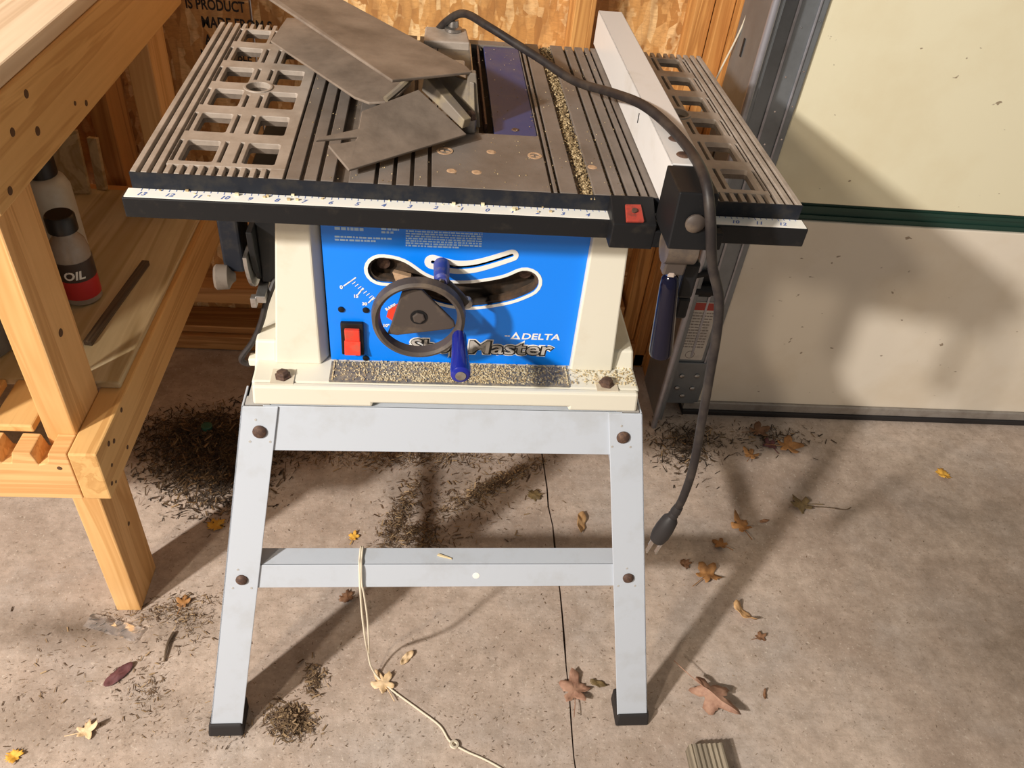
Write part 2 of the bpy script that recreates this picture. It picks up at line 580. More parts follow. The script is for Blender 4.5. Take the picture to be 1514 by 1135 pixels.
# ================================================================== setting: garage door
DY = 1.344
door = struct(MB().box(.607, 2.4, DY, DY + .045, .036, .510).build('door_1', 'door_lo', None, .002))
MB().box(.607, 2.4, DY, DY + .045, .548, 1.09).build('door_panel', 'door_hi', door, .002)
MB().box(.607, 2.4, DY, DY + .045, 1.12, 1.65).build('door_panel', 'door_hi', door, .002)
sl = MB().box(.6, 2.4, DY + .006, DY + .045, .505, .553)
sl.box(.6, 2.4, DY + .002, DY + .02, .515, .522).box(.6, 2.4, DY + .002, DY + .02, .534, .541)
sl.build('weather_seal', 'seal', door)
MB().box(.575, 2.4, DY - .006, DY + .045, .014, .036).build('bottom_rail', 'alu', door, .002)
MB().box(.575, 2.4, DY - .010, DY + .05, .0, .014).build('bottom_gasket', 'rubber', door, .003)
st = MB().box(.520, .6065, DY - .006, DY + .045, .036, 1.65)
st.build('end_stile', 'galv', door, .002)
MB().box(.555, .560, DY - .009, DY - .006, .17, 1.65).build('stile_rib', 'galvlight', door, .001)
MB().box(.590, .594, DY - .009, DY - .006, .036, 1.65).build('stile_rib', 'galvlight', door, .001)
for z in (.60, .66, .72, .78, .86):
    for x in (.572, .600):
        MB().lathe((x, DY - .006, z + (x - .57) * .4), (0, -1, 0), [(0, .0022), (.0012, .0016)], 10).build('rivet', 'chrome', door)
brk = MB().box(.528, .596, DY - .011, DY - .006, .036, .155)
br = brk.build('bottom_bracket', 'galv', door, .001)
for x, z in ((.548, .118), (.582, .120), (.545, .083), (.580, .083), (.562, .060)):
    MB().lathe((x, DY - .011, z), (0, -1, 0), [(0, .0058), (.003, .0058), (.005, .003)], 12).build('bolt', 'steel', br, 0, True)
stk = MB().box(.523, .583, DY - .0075, DY - .006, .162, .315).build('warning_sticker', 'sticker', door)
MB().box(.526, .580, DY - .0080, DY - .0075, .295, .313).build('sticker_heading', 'stickerred', stk)
pl = MB()
for k in range(13):
    z = .286 - k * .0075
    x = .528
    while x < .574:
        w = .003 + RNG.random() * .006
        pl.box(x, min(x + w, .577), DY - .0079, DY - .0075, z, z + .003)
        x += w + .0015
pl.ring((.553, DY - .0078, .176), (0, 1, 0), .009, [(0, 0), (.0015, 0), (.0015, .0002), (0, .0002)], 16)
pl.build('sticker_print', 'stickerink', stk)
trk = MB()
trk.box(.500, .503, 1.292, 1.43, .02, 1.65)
trk.box(.503, .515, 1.292, 1.295, .02, 1.65)
trk.box(.513, .516, 1.292, 1.318, .02, 1.65)
t = trk.build('track', 'galv', door, .0008)
MB().cyl((.5005, 1.290, .0), (.5005, 1.290, 1.65), .0065, None, 12).build('track_bead', 'galvlight', t, 0, True)
for z in (.35, .60, .795, .98):
    MB().box(.4985, .5005, 1.375, 1.381, z, z + .03).build('slot', 'ink', t)
MB().box(.485, .55, 1.31, 1.336, .345, .40).build('roller_bracket', 'black', t, .003)
MB().cyl((.478, 1.30, .37), (.55, 1.30, .37), .011).build('roller', 'black', t, 0, True)
MB().cyl((.462, 1.285, .40), (.52, 1.285, .42), .006).build('roller_pin', 'black', t, 0, True)

# ================================================================== workbench
BX = -.4767   # outer face of the posts
bench = thing('workbench', 'pine two-by-four workbench with a plywood top and lower shelf beside the saw', 'workbench', (-.4767, .80, 0))


def bl(x, y, z=0):
    return (x + .4767, y - .80, z)


def bbox(name, x0, x1, y0, y1, z0, z1, mat, parent=bench, bev=.0025):
    return MB().box(x0 + .4767, x1 + .4767, y0 - .80, y1 - .80, z0, z1).build(name, mat, parent, bev)


post = bbox('leg', BX - .040, BX, .80, .889, 0, .886, 'pine_z')
bbox('rear_upright', BX - .040, BX, 1.36, 1.449, .333, .886, 'pine_z')
bbox('leg', -1.38, -1.34, .80, .889, 0, .886, 'pine_z')
bbox('leg', -1.38, -1.34, 1.36, 1.449, 0, .886, 'pine_z')
side = bbox('side_rail', BX + .0005, BX + .038, .762, 1.449, .333, .422, 'pine_y')
bbox('apron', BX + .0005, BX + .038, .745, 1.449, .786, .8855, 'pine_y')
bbox('front_apron', -1.38, BX, .762, .7995, .797, .8855, 'pine_x')
bbox('rear_apron', -1.38, BX, 1.4495, 1.487, .797, .8855, 'pine_x')
bbox('rear_rail', -1.38, BX, 1.4495, 1.487, .333, .422, 'pine_x')
# front rail with two sawn notches in its top edge
fr = [(-1.38, .333), (BX, .333), (BX, .422), (-.500, .422), (-.505, .404), (-.517, .400), (-.522, .422),
      (-.545, .422), (-.551, .402), (-.563, .402), (-.569, .422), (-.66, .422), (-1.38, .422)]
MB().prism([(x + .4767, .762 - .80, z) for x, z in fr], (0, .0375, 0)).build('front_rail', 'pine_x', bench, .0015)
bbox('front_panel', -1.38, -.64, .7435, .7615, .425, .886, 'plywood')  # unseen, added to keep the lamps off the shelf
bbox('added_end_panel', -1.40, -1.381, .80, 1.449, .30, .886, 'plywood')  # added out of view, closes the left end to shade the shelf
top = bbox('table_top', -1.42, BX + .036, .735, 1.49, .886, .905, 'benchtop')
bbox('shelf', -1.38, BX + .030, .893, 1.447, .4225, .4345, 'plywood')
bbox('shelf_board', -.585, -.530, .80, .892, .4225, .4345, 'pine_y')
bbox('shelf_board', -.700, -.600, .80, .892, .4225, .4345, 'pine_y')
bbox('shelf_board', -.830, -.705, .80, .892, .4225, .4345, 'pine_y')
# knots and screw heads
def knot(x, y, z, r, nx, parent=bench, mat='knot'):
    p = bl(x, y, z)
    MB().lathe(p, nx, [(-.0005, r), (.0006, r * .9), (.0008, r * .3)], 12).build('knot' if mat == 'knot' else 'screw', mat, parent)


for y, z, r in ((.845, .352, .0035), (.80, .405, .0042), (.815, .395, .004), (.79, .373, .003), (.775, .352, .0035), (.86, .412, .004),
                (.786, .343, .0025)):
    knot(BX + .038, y, z, r, (1, 0, 0))
for y, z, r in ((.865, .865, .005), (.815, .845, .005), (.865, .824, .0055), (.775, .80, .005), (1.0, .80, .004), (.97, .812, .003)):
    knot(BX + .038, y, z, r, (1, 0, 0))
knot(BX, .845, .56, .006, (1, 0, 0))
knot(BX, .85, .17, .004, (1, 0, 0))
knot(-.492, .762, .395, .0035, (0, -1, 0))

# things on and under the bench
MB_stick = MB().box(-.006, .006, -.112, .112, 0, .009)
o = MB_stick.build('dark_stick', 'darkwood', None, .001, False, (-.5045, 1.084, .4345), (0, 0, -.096))
tag(o, 'thin dark wooden stick lying on the lower bench shelf', 'stick')


def bottle(name, label, loc, body, cap, bodymat, h, r):
    t = thing(name, label, 'bottle', loc)
    MB().lathe((0, 0, 0), (0, 0, 1), body).build('body', bodymat, t, 0, True)
    MB().lathe((0, 0, 0), (0, 0, 1), cap, 24).build('cap', 'capblack', t, 0, True)
    return t


t = bottle('oil_bottle', 'small milky oil bottle with black cap and red label on the bench shelf', (-.562, 1.095, .4345),
           [(0, .024), (.003, .028), (.088, .028), (.104, .025), (.115, .017), (.122, .016)],
           [(.122, .019), (.124, .0215), (.147, .0215), (.150, .019)], 'oilbottle', .18, .028)
lab = MB()
def arc_label(mb, z0, z1, r, a0, a1, n=14):
    vs, fs = [], []
    for i in range(n + 1):
        a = math.radians(a0 + (a1 - a0) * i / n)
        vs += [(r * math.cos(a), r * math.sin(a), z0), (r * math.cos(a), r * math.sin(a), z1)]
        if i:
            fs.append((2 * i - 2, 2 * i, 2 * i + 1, 2 * i - 1))
    mb.add(vs, fs)
arc_label(lab, .012, .055, .0285, -170, 60)
L = lab.build('label', 'labelred', t, 0, True)
lab = MB(); arc_label(lab, .045, .078, .0287, -170, 60)
lab.build('label_band', 'labeldark', L, 0, True)
tx = MB()
vs, fs = text_mesh('OIL', .020, .0006, .2)
tx.add([(.0291 * math.cos(math.radians(-105) + x / .0291), .0291 * math.sin(math.radians(-105) + x / .0291), .051 + y) for x, y, z in vs], fs)
tx.build('label_print', 'white', L)
bottle('white_bottle', 'tall off-white bottle with black cap behind the oil bottle', (-.622, 1.20, .4345),
       [(0, .032), (.004, .036), (.135, .036), (.150, .030), (.156, .022)], [(.156, .021), (.158, .023), (.184, .023), (.187, .02)], 'bottlewhite', .24, .038)
t = bottle('grey_jug', 'dark grey jug with black cap behind the bench leg on the shelf', (-.665, .96, .4345),
           [(0, .045), (.004, .050), (.14, .050), (.17, .038), (.185, .022)], [(.185, .024), (.21, .024), (.213, .02)], 'greycan', .2, .05)
for k, (x, y, z0, w, h, rz, lab_) in enumerate(((-.690, 1.425, .4345, .060, .12, .05, 'wide pale plywood offcut leaning at the wall behind the bottles'),
                                               (-.645, 1.445, .4345, .018, .10, -.1, 'narrow pale wood strip leaning beside the plywood offcut'))):
    o = MB().box(-w / 2, w / 2, -.005, .005, 0, h).build('wood_offcut', 'plywood', None, .001, False, (x, y, z0), (-.12, 0, rz))
    tag(o, lab_, 'offcut')

# ================================================================== table saw
saw = thing('table_saw', 'benchtop table saw with a blue front panel on a pale steel stand', 'table saw', (.041, .7265, 0), .021826)
ZT = .860


# ---- table: grooved top strips over a lower casting
def wing(name, sgn):
    mb = MB()
    X = lambda u: sgn * u
    def bx(u0, u1, v0, v1, z0, z1):
        a, b = sorted((X(u0), X(u1)))
        mb.box(a, b, v0, v1, z0, z1)
    holes = []
    for r in range(6):
        v0 = .0268 + r * .0672
        for u0, u1 in ((-.2955, -.2635), (-.2355, -.2040)):
            holes.append((u0, u1, v0, v0 + .0462))
    rh = []
    for u0, u1, v0, v1 in holes:
        a, b = sorted((X(u0), X(u1)))
        q = rrect(a, b, v0, v1, .003)
        rh.append(q)
    slits = []
    for r in range(6):
        v0 = .0268 + r * .0672
        for uc, w in ((-.3018, .0036), (-.2570, .0036), (-.2420, .0036)):
            if r in (2, 3) and uc > -.26:
                va, vb = (v0, v0 + .034) if r == 2 else (v0 + .012, v0 + .0462)
            else:
                va, vb = v0, v0 + .0462
            a, b = sorted((X(uc - w / 2), X(uc + w / 2)))
            slits.append([(a, va), (b, va), (b, vb), (a, vb)])
    # holes that would run into the round boss are cut back by it, so the boss hole is kept clear
    cx, cy, cr = X(-.2497), .2175, .0135
    a, b = sorted((X(-.3045), X(-.1925)))
    outer = [(a, .0185), (b, .0185), (b, .4135), (a, .4135)]
    vs, fs = holed(outer, rh + slits + [circle(cx, cy, cr)], lambda x, y: (x, y, ZT), (0, 0, -.006))
    mb.add(vs, fs)
    vs, fs = holed(outer, rh + [circle(cx, cy, cr)], lambda x, y: (x, y, ZT - .006), (0, 0, -.005))
    low = MB().add(vs, fs)
    mb.ring((cx, cy, ZT), (0, 0, 1), cr + .0015, [(-.0015, -.006), (.0015, -.006), (.0015, .0012), (-.0015, .0012)], 28)
    for k in range(3):
        u0 = -.3330 + k * .0098
        bx(u0, u0 + .0056, 0, .432, ZT - .006, ZT)
    for k in range(10):
        u0 = -.3030 + k * .0098
        bx(u0, u0 + .0050, 0, .0185, ZT - .006, ZT)
        bx(u0, u0 + .0050, .4135, .432, ZT - .006, ZT)
    bx(-.2060, -.1925, 0, .0185, ZT - .006, ZT)
    bx(-.2060, -.1925, .4135, .432, ZT - .006, ZT)
    o = mb.build(name, 'cast', saw, .0006)
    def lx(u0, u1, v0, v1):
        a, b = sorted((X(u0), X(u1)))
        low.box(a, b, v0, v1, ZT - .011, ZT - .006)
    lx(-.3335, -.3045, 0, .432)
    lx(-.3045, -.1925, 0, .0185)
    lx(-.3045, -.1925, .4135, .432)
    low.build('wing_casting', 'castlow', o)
    ed = MB()
    a, b = sorted((X(-.3335), X(-.19)))
    ed.box(a, b, -.0012, 0.0, ZT - .020, ZT - .0005)
    ed.build('wing_edge', 'edge', o)
    return o


wing('extension_wing', 1)
wing('extension_wing', -1)
tb = MB()
for u0, u1 in ((-.1895, -.1765), (-.1725, -.1605), (-.1565, -.1445), (-.1300, -.1058), (-.1018, -.0882), (-.0842, -.0710), (-.0670, -.0536),
               (.0735 - .0008, .0760), (.0790, .0965), (.1140, .1310), (.1350, .1450), (.1490, .1595), (.1630, .1690), (.1720, .1895)):
    tb.box(u0, u1, 0, .432, ZT - .006, ZT)
vs, fs = holed([(-.0496, 0), (.0695, 0), (.0695, .432), (-.0496, .432)], [rrect(-.0440, .0685, .1290, .4140, .004)], lambda x, y: (x, y, ZT), (0, 0, -.006))
tb.add(vs, fs)
tt = tb.build('table_top', 'tabletop', saw, .0006)
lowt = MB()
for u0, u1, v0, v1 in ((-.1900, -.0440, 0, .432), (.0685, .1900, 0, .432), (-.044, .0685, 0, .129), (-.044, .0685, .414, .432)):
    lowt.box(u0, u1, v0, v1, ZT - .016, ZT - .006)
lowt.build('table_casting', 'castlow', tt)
eg = MB().box(-.19, .19, -.0012, 0, ZT - .020, ZT - .0006)
eg.build('table_edge', 'edge', tt)
MB().box(.0195, .0680, .1300, .4130, ZT - .006, ZT - .0012).build('throat_plate', 'insert', saw, .001)
MB().box(-.0430, .0025, .1300, .4130, ZT - .006, ZT - .0012).build('throat_strip', 'guardedge', saw, .001)
MB().lathe((.044, .145, ZT - .0012), (0, 0, 1), [(0, .0045), (.001, .0035)], 14).build('plate_screw', 'rust', saw)
MB().box(.0100, .0122, .15, .405, ZT - .03, ZT + .0015).build('riving_blade', 'rust', saw)
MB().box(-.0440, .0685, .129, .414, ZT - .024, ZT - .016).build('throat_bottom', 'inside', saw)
for x, y, r in ((.060, .0790, .0085), (-.036, .079, .0095)):
    a = MB().ring((x, y, ZT), (0, 0, 1), r - .002, [(-.0012, 0), (.0012, 0), (.0012, .0006), (-.0012, .0006)], 20)
    a.box(x - .005, x - .001, y - .001, y + .001, ZT, ZT + .0008).box(x + .001, x + .005, y - .003, y - .001, ZT, ZT + .0008)
    a.build('rust_ring', 'rustlight', tt)
for x, y in ((.0135, .083), (-.0295, .0345), (-.004, .0345), (.120, .06)):
    MB().lathe((x, y, ZT), (0, 0, 1), [(0, .0052), (.0005, .0035)], 14).build('rust_spot', 'rustlight', tt)

# ---- front rail with the white scale
rail = MB().box(-.339, .339, -.0195, -.0015, .8215, .8425).build('front_rail', 'black', saw, .0012)
MB().box(-.337, .337, -.0180, -.0018, .8425, .8432).build('scale_strip', 'white', rail)
sc = MB()
for k in range(-14, 14):
    u = .006 + k * .0254
    if abs(u) > .332:
        continue
    put_text(sc, str(abs(k)), .0085, lambda a, b, u=u: (u - .003 + a, -.0150 + b, .8434), .0002, .35)
    for j in range(4):
        du = u + j * .00635
        if abs(du) < .334:
            sc.box(du - .0003, du + .0003, -.0048 if j else -.0065, -.0020, .8432, .8434)
sc.build('scale_print', 'printblue', rail)
crumbs = MB()
for k in range(26):
    u, v, s = RNG.uniform(-.32, .12), RNG.uniform(-.013, -.001), RNG.uniform(.0008, .0026)
    crumbs.box(u, u + s * 1.5, v, v + s, .8432, .8432 + s)
o = crumbs.build('wood_crumbs', 'dust', rail)
o['kind'] = 'stuff'

# ---- housing
hs = MB()
ZB, ZC = .565, .838
# two front columns
hs.hexa([(-.2385, .074, ZB), (-.1822, .074, ZB), (-.1722, .092, ZB), (-.2385, .110, ZB)],
        [(-.2130, .074, ZC), (-.1828, .074, ZC), (-.1722, .092, ZC), (-.2130, .110, ZC)])
hs.hexa([(.1400, .074, ZB), (.1955, .074, ZB), (.1955, .110, ZB), (.1390, .092, ZB)],
        [(.1375, .074, ZC), (.1765, .074, ZC), (.1765, .110, ZC), (.1365, .092, ZC)])
# side and rear walls, flaring down to the base
hs.hexa([(-.2385, .110, ZB), (-.2280, .110, ZB), (-.2280, .360, ZB), (-.2385, .365, ZB)], [(-.2130, .110, ZC), (-.2030, .110, ZC), (-.2030, .345, ZC), (-.2130, .350, ZC)])
hs.hexa([(.1850, .110, ZB), (.1955, .110, ZB), (.1955, .365, ZB), (.1850, .360, ZB)], [(.1665, .110, ZC), (.1765, .110, ZC), (.1765, .350, ZC), (.1665, .345, ZC)])
hs.hexa([(-.2385, .355, ZB), (.1955, .355, ZB), (.1955, .365, ZB), (-.2385, .365, ZB)], [(-.2130, .340, ZC), (.1765, .340, ZC), (.1765, .350, ZC), (-.2130, .350, ZC)])
hs.box(-.20, .17, .096, .100, .80, ZC)
body = hs.build('housing', 'cream', saw, .003)
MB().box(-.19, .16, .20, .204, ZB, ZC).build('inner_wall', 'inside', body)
# base frame
bs = MB()
prof = [(-.262, .5350), (-.115, .5350), (-.115, .5410), (.135, .5410), (.135, .5350), (.2265, .5350), (.2235, .5655), (-.2600, .5655)]
bs.prism([(u, .0286, z) for u, z in prof], (0, .010, 0))
bs.box(-.2625, .2265, .0386, .385, .5350, .5650)
bs.hexa([(-.268, .075, .536), (-.239, .075, .536), (-.239, .38, .536), (-.268, .38, .536)],
        [(-.262, .085, .592), (-.236, .085, .592), (-.236, .37, .592), (-.262, .37, .592)])
bs.hexa([(.196, .075, .536), (.230, .075, .536), (.230, .38, .536), (.196, .38, .536)],
        [(.193, .085, .592), (.222, .085, .592), (.222, .37, .592), (.193, .37, .592)])
base = bs.build('base', 'cream', saw, .004)
for u in (-.2255, .184):
    MB().box(u - .014, u + .014, .034, .062, .5652, .5662).build('bolt_recess', 'creamside', base)
    MB().lathe((u, .048, .566), (0, 0, 1), [(0, .0105), (.002, .0105), (.0025, .0085), (.007, .0078), (.0085, .004)], 6).build('bolt', 'rust', base, .0008)
MB().box(-.1690, .1345, .0400, .0790, .5652, .5668).build('grip_strip', 'grip', base)
g = MB()
for k in range(2600):
    u = float(np.clip(RNG.normal(-.01, .085), -.166, .132))
    v = RNG.uniform(.042, .080)
    s = RNG.uniform(.0006, .0018)
    g.box(u, u + s, v, v + s, .5668, .5668 + s * .7)
for k in range(700):
    u, v, s = RNG.uniform(.12, .222), RNG.uniform(.045, .12), RNG.uniform(.0006, .0016)
    if v < .074 or u > .197:
        g.box(u, u + s, v, v + s, .5660 if u < .195 else .5655, .5670)
o = g.build('sawdust', 'dust', base)
o['kind'] = 'stuff'

# ---- blue front panel with real slots
def band(pts, r0, r1, n=10, closed_round=True):
    """outline of a thick curved slot: pts centre line, half width from r0 to r1"""
    P = [Vector((x, y, 0)) for x, y in pts]
    P = smooth(P, 5)
    m = len(P)
    Lf, Rt = [], []
    for i, p in enumerate(P):
        d = (P[min(i + 1, m - 1)] - P[max(i - 1, 0)]).normalized()
        nrm = Vector((-d.y, d.x, 0))
        t = i / (m - 1)
        r = r0(t) if callable(r0) else r0 + (r1 - r0) * t
        Lf.append((p + nrm * r)); Rt.append(p - nrm * r)
    def cap(c, a, b, cw):
        v = a - c
        out = []
        for k in range(1, n):
            ang = cw * math.pi * k / n
            out.append(c + Vector((v.x * math.cos(ang) - v.y * math.sin(ang), v.x * math.sin(ang) + v.y * math.cos(ang), 0)))
        return out
    loop = Lf + cap(P[-1], Lf[-1], Rt[-1], -1) + Rt[::-1] + cap(P[0], Rt[0], Lf[0], -1)
    return [(q.x, q.y) for q in loop]


big_c = [(-.1030, .7050), (-.085, .7020), (-.060, .687), (-.030, .6755), (.0, .6735), (.030, .6790), (.050, .6855), (.066, .6945)]
big_w = lambda t: .0175 + (-.0035 if .25 < t < .6 else 0.0) * 1.0
def bw(t):
    return .0178 - .0040 * math.exp(-((t - .32) / .16) ** 2)
def bw_o(t):
    return bw(t) + .0042
small_c = [(-.0448, .7190), (-.020, .7133), (0., .7145), (.0195, .7205), (.0475, .7325)]
big = band(big_c, bw, 0)
big_o = band(big_c, bw_o, 0)
small = band(small_c, .0022, .0022)
small_o = band(small_c, .0098, .0080)
PV = .083
vs, fs = holed([(-.1700, .5660), (.1392, .5660), (.1370, .8370), (-.1722, .8370)], [big, small], lambda x, y: (x, PV, y), (0, .0025, 0))
panel = MB().add(vs, fs).build('front_panel', 'blue', saw)
for outer, inner in ((big_o, big), (small_o, small)):
    vs, fs = holed(outer, [inner], lambda x, y: (x, PV - .0004, y), (0, .0004, 0))
    MB().add(vs, fs).build('slot_border', 'white', panel)
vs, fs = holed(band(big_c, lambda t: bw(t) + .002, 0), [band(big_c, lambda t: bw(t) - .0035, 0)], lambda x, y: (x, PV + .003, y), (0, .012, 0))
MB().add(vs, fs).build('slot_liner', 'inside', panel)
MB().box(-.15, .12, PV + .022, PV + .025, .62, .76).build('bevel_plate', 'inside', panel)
ch = MB().hexa([(-.088, PV + .002, .688), (-.064, PV + .002, .684), (-.064, PV + .012, .684), (-.088, PV + .012, .690)],
               [(-.092, PV + .004, .700), (-.070, PV + .002, .695), (-.070, PV + .010, .695), (-.090, PV + .010, .700)])
ch.build('wood_chip', 'rustlight', panel)
for c in ((-.103, .705), (.068, .699)):
    MB().lathe((c[0], PV + .021, c[1]), (0, -1, 0), [(0, .008), (.006, .008), (.007, .004)], 16).build('pivot_nut', 'rust', panel, 0, True)
P3 = lambda x, y: (x, PV - .0005, y)
pr = MB()
put_text(pr, 'DELTA', .0135, lambda a, b: P3(.0715 + a, .6085 + b), .0003, .1, fit=.0495)
tri = [(.0570, .6080), (.0700, .6080), (.0635, .6195)]
vs, fs = holed(tri, [[(.0605, .6098), (.0665, .6098), (.0635, .6150)]], lambda x, y: P3(x, y), (0, .0003, 0))
pr.add(vs, fs)
pr.box(.0495, .0530, PV - .0005, PV, .6120, .6135).box(.0535, .0560, PV - .0005, PV, .6120, .6135)
pr.build('maker_print', 'white', panel)
for nm, du, dv, dz, bold, mt in (('badge_outline', 0, .0004, 0, .0030, 'white'), ('badge_shadow', .0006, .0006, -.0003, .0017, 'ink'), ('badge_lettering', 0, .0008, 0, .0003, 'logogrey')):
    mo = MB()
    for wd, u0, wid in (('Shop', -.0690, .066), ('Master', .0050, .1085)):
        put_text(mo, wd, .0290, lambda a, b: (u0 - bold + du + a, PV - dv, .5835 + dz + b), bold, .05, fit=wid + 2 * bold)
    mo.build(nm, mt, panel)
fine = MB()
def rows(u0, u1, z0, z1, n, h):
    for k in range(n):
        z = z1 - (k + .8) * (z1 - z0) / n
        x = u0
        while x < u1 - (.0 if k < n - 1 else .3 * (u1 - u0)):
            w = RNG.uniform(.0015, .006)
            fine.box(x, min(x + w, u1), PV - .0004, PV, z, z + h)
            x += w + RNG.uniform(.0006, .0014)
rows(-.156, -.112, .7555, .7615, 1, .0038)
rows(-.104, -.084, .7540, .7625, 2, .0028)
rows(-.1565, -.092, .7420, .7500, 2, .0022)
rows(-.0765, .0110, .7385, .7640, 8, .0019)
fine.build('fine_print', 'lightblue', panel)
# bevel scale printed beside the slot, red height mark
sc = MB()
def bar(x0, y0, x1, y1, w):
    d = Vector((x1 - x0, y1 - y0, 0)); n = Vector((-d.y, d.x, 0)).normalized() * w / 2
    sc.add([P3(x0 + n.x, y0 + n.y), P3(x1 + n.x, y1 + n.y), P3(x1 - n.x, y1 - n.y), P3(x0 - n.x, y0 - n.y)], [(0, 1, 2, 3)])
bar(-.1495, .6805, -.1345, .6935, .0016)
bar(-.1330, .6690, -.1265, .6790, .0016)
bar(-.1210, .6570, -.1140, .6665, .0016)
for k in range(9):
    t = k / 8
    bar(-.1425 + .026 * t, .687 - .0255 * t, -.1385 + .026 * t, .6905 - .0255 * t, .0009)
put_text(sc, '0', .007, lambda a, b: P3(-.154 + a, .6765 + b), .0003)
put_text(sc, '15', .006, lambda a, b: P3(-.1385 + a, .6645 + b), .0003)
put_text(sc, '30', .006, lambda a, b: P3(-.1285 + a, .6535 + b), .0003)
put_text(sc, 'RAISE', .006, lambda a, b: P3(-.0990 + a * math.cos(.6) - b * math.sin(.6), .646 + a * math.sin(.6) + b * math.cos(.6)), .0003)
put_text(sc, '10"', .006, lambda a, b: P3(-.104 + a, .6215 + b), .0003)
sc.build('scale_print', 'white', panel)
MB().prism([(-.0995, PV - .0005, .637), (-.097, PV - .0005, .648), (-.078, PV - .0005, .6640), (-.0740, PV - .0005, .630), (-.088, PV - .0005, .628)], (0, .0003, 0)).build('red_mark', 'redprint', panel)
for u, z in ((-.1537, .6459), (-.1242, .6461), (-.1263, .5700)):
    MB().lathe((u, PV, z), (0, -1, 0), [(0, .0042), (.0015, .0038), (.0022, .002)], 12).build('panel_screw', 'black', panel, 0, True)
# switch
sw = MB().box(-.1555, -.1275, PV - .006, PV, .579, .629).build('switch', 'black', saw, .0015)
MB().hexa([(-.1515, PV - .012, .583), (-.1315, PV - .012, .583), (-.1315, PV - .005, .583), (-.1515, PV - .005, .583)],
          [(-.1515, PV - .008, .6025), (-.1315, PV - .008, .6025), (-.1315, PV - .005, .6025), (-.1515, PV - .005, .6025)]).build('rocker', 'red', sw, .001)
MB().hexa([(-.1505, PV - .0085, .6030), (-.1320, PV - .0085, .6030), (-.1320, PV - .005, .6030), (-.1505, PV - .005, .6030)],
          [(-.1505, PV - .011, .6215), (-.1320, PV - .011, .6215), (-.1320, PV - .005, .6215), (-.1505, PV - .005, .6215)]).build('safety_key', 'red', sw, .001)

# ---- handwheel
WC = Vector((-.0597, .036, .6700))
wheel = MB().ring(WC, (0, -1, 0), .0500, [(-.0052, -.006), (-.0035, .005), (0, .0072), (.0038, .005), (.0052, -.006)], 56).build('handwheel', 'wheel', saw, 0, True)
web = [(-.0195, .0345), (-.0060, .0395), (.0030, .0380), (.0415, -.0055), (.0435, -.0125), (.0390, -.0165), (-.0250, -.0285), (-.0365, -.0270), (-.0340, -.0200)]
MB().prism([(WC.x + a, WC.y + .004, WC.z + b) for a, b in web], (0, .005, 0)).build('web', 'wheel', wheel, .0015)
MB().cyl((WC.x, WC.y + .003, WC.z), (WC.x, PV + .02, WC.z), .010).build('shaft', 'black', wheel, 0, True)
MB().lathe((WC.x, WC.y + .004, WC.z), (0, -1, 0), [(0, .0075), (.0025, .0075), (.003, .006)], 6).build('hub_nut', 'wheel', wheel)
MB().lathe((-.0118, .030, .6530), (0, -1, 0.02), [(0, .0072), (.004, .0085), (.04, .0098), (.066, .0116), (.074, .0110), (.076, .0085)], 24).build('crank_handle', 'bluehandle', wheel, 0, True)
MB().lathe((-.0118, -.0462, .6545), (0, -1, 0.02), [(0, .0062), (.0006, .0060), (.0008, .003)], 18).build('handle_cap', 'steel', wheel, 0, True)
# bevel lock lever in the small slot
lk = MB().lathe((-.0345, PV, .7175), (0, -1, 0), [(0, .0085), (.004, .0095), (.034, .0088), (.037, .006)], 24).build('bevel_lock', 'bluedust', saw, 0, True)
MB().lathe((-.0345, PV - .037, .7175), (0, -1, 0), [(0, .0036), (.0025, .003)], 6).build('lock_bolt', 'brass', lk)
MB().tube([(-.0340, .058, .712), (-.020, .054, .700), (-.0045, .052, .6840)], .0058, 12).build('lock_arm', 'wheel', lk, 0, True)
MB().lathe((-.0042, .056, .6835), (0, -1, 0), [(0, .0075), (.006, .007), (.0075, .004)], 16).build('lock_end', 'steel', lk, 0, True)


# ---- stand
def legpt(u, z, off=0.0, back=False):
    v = .025 + (z - .53) * .297 + off
    return (u, v if not back else .413 - v, z)


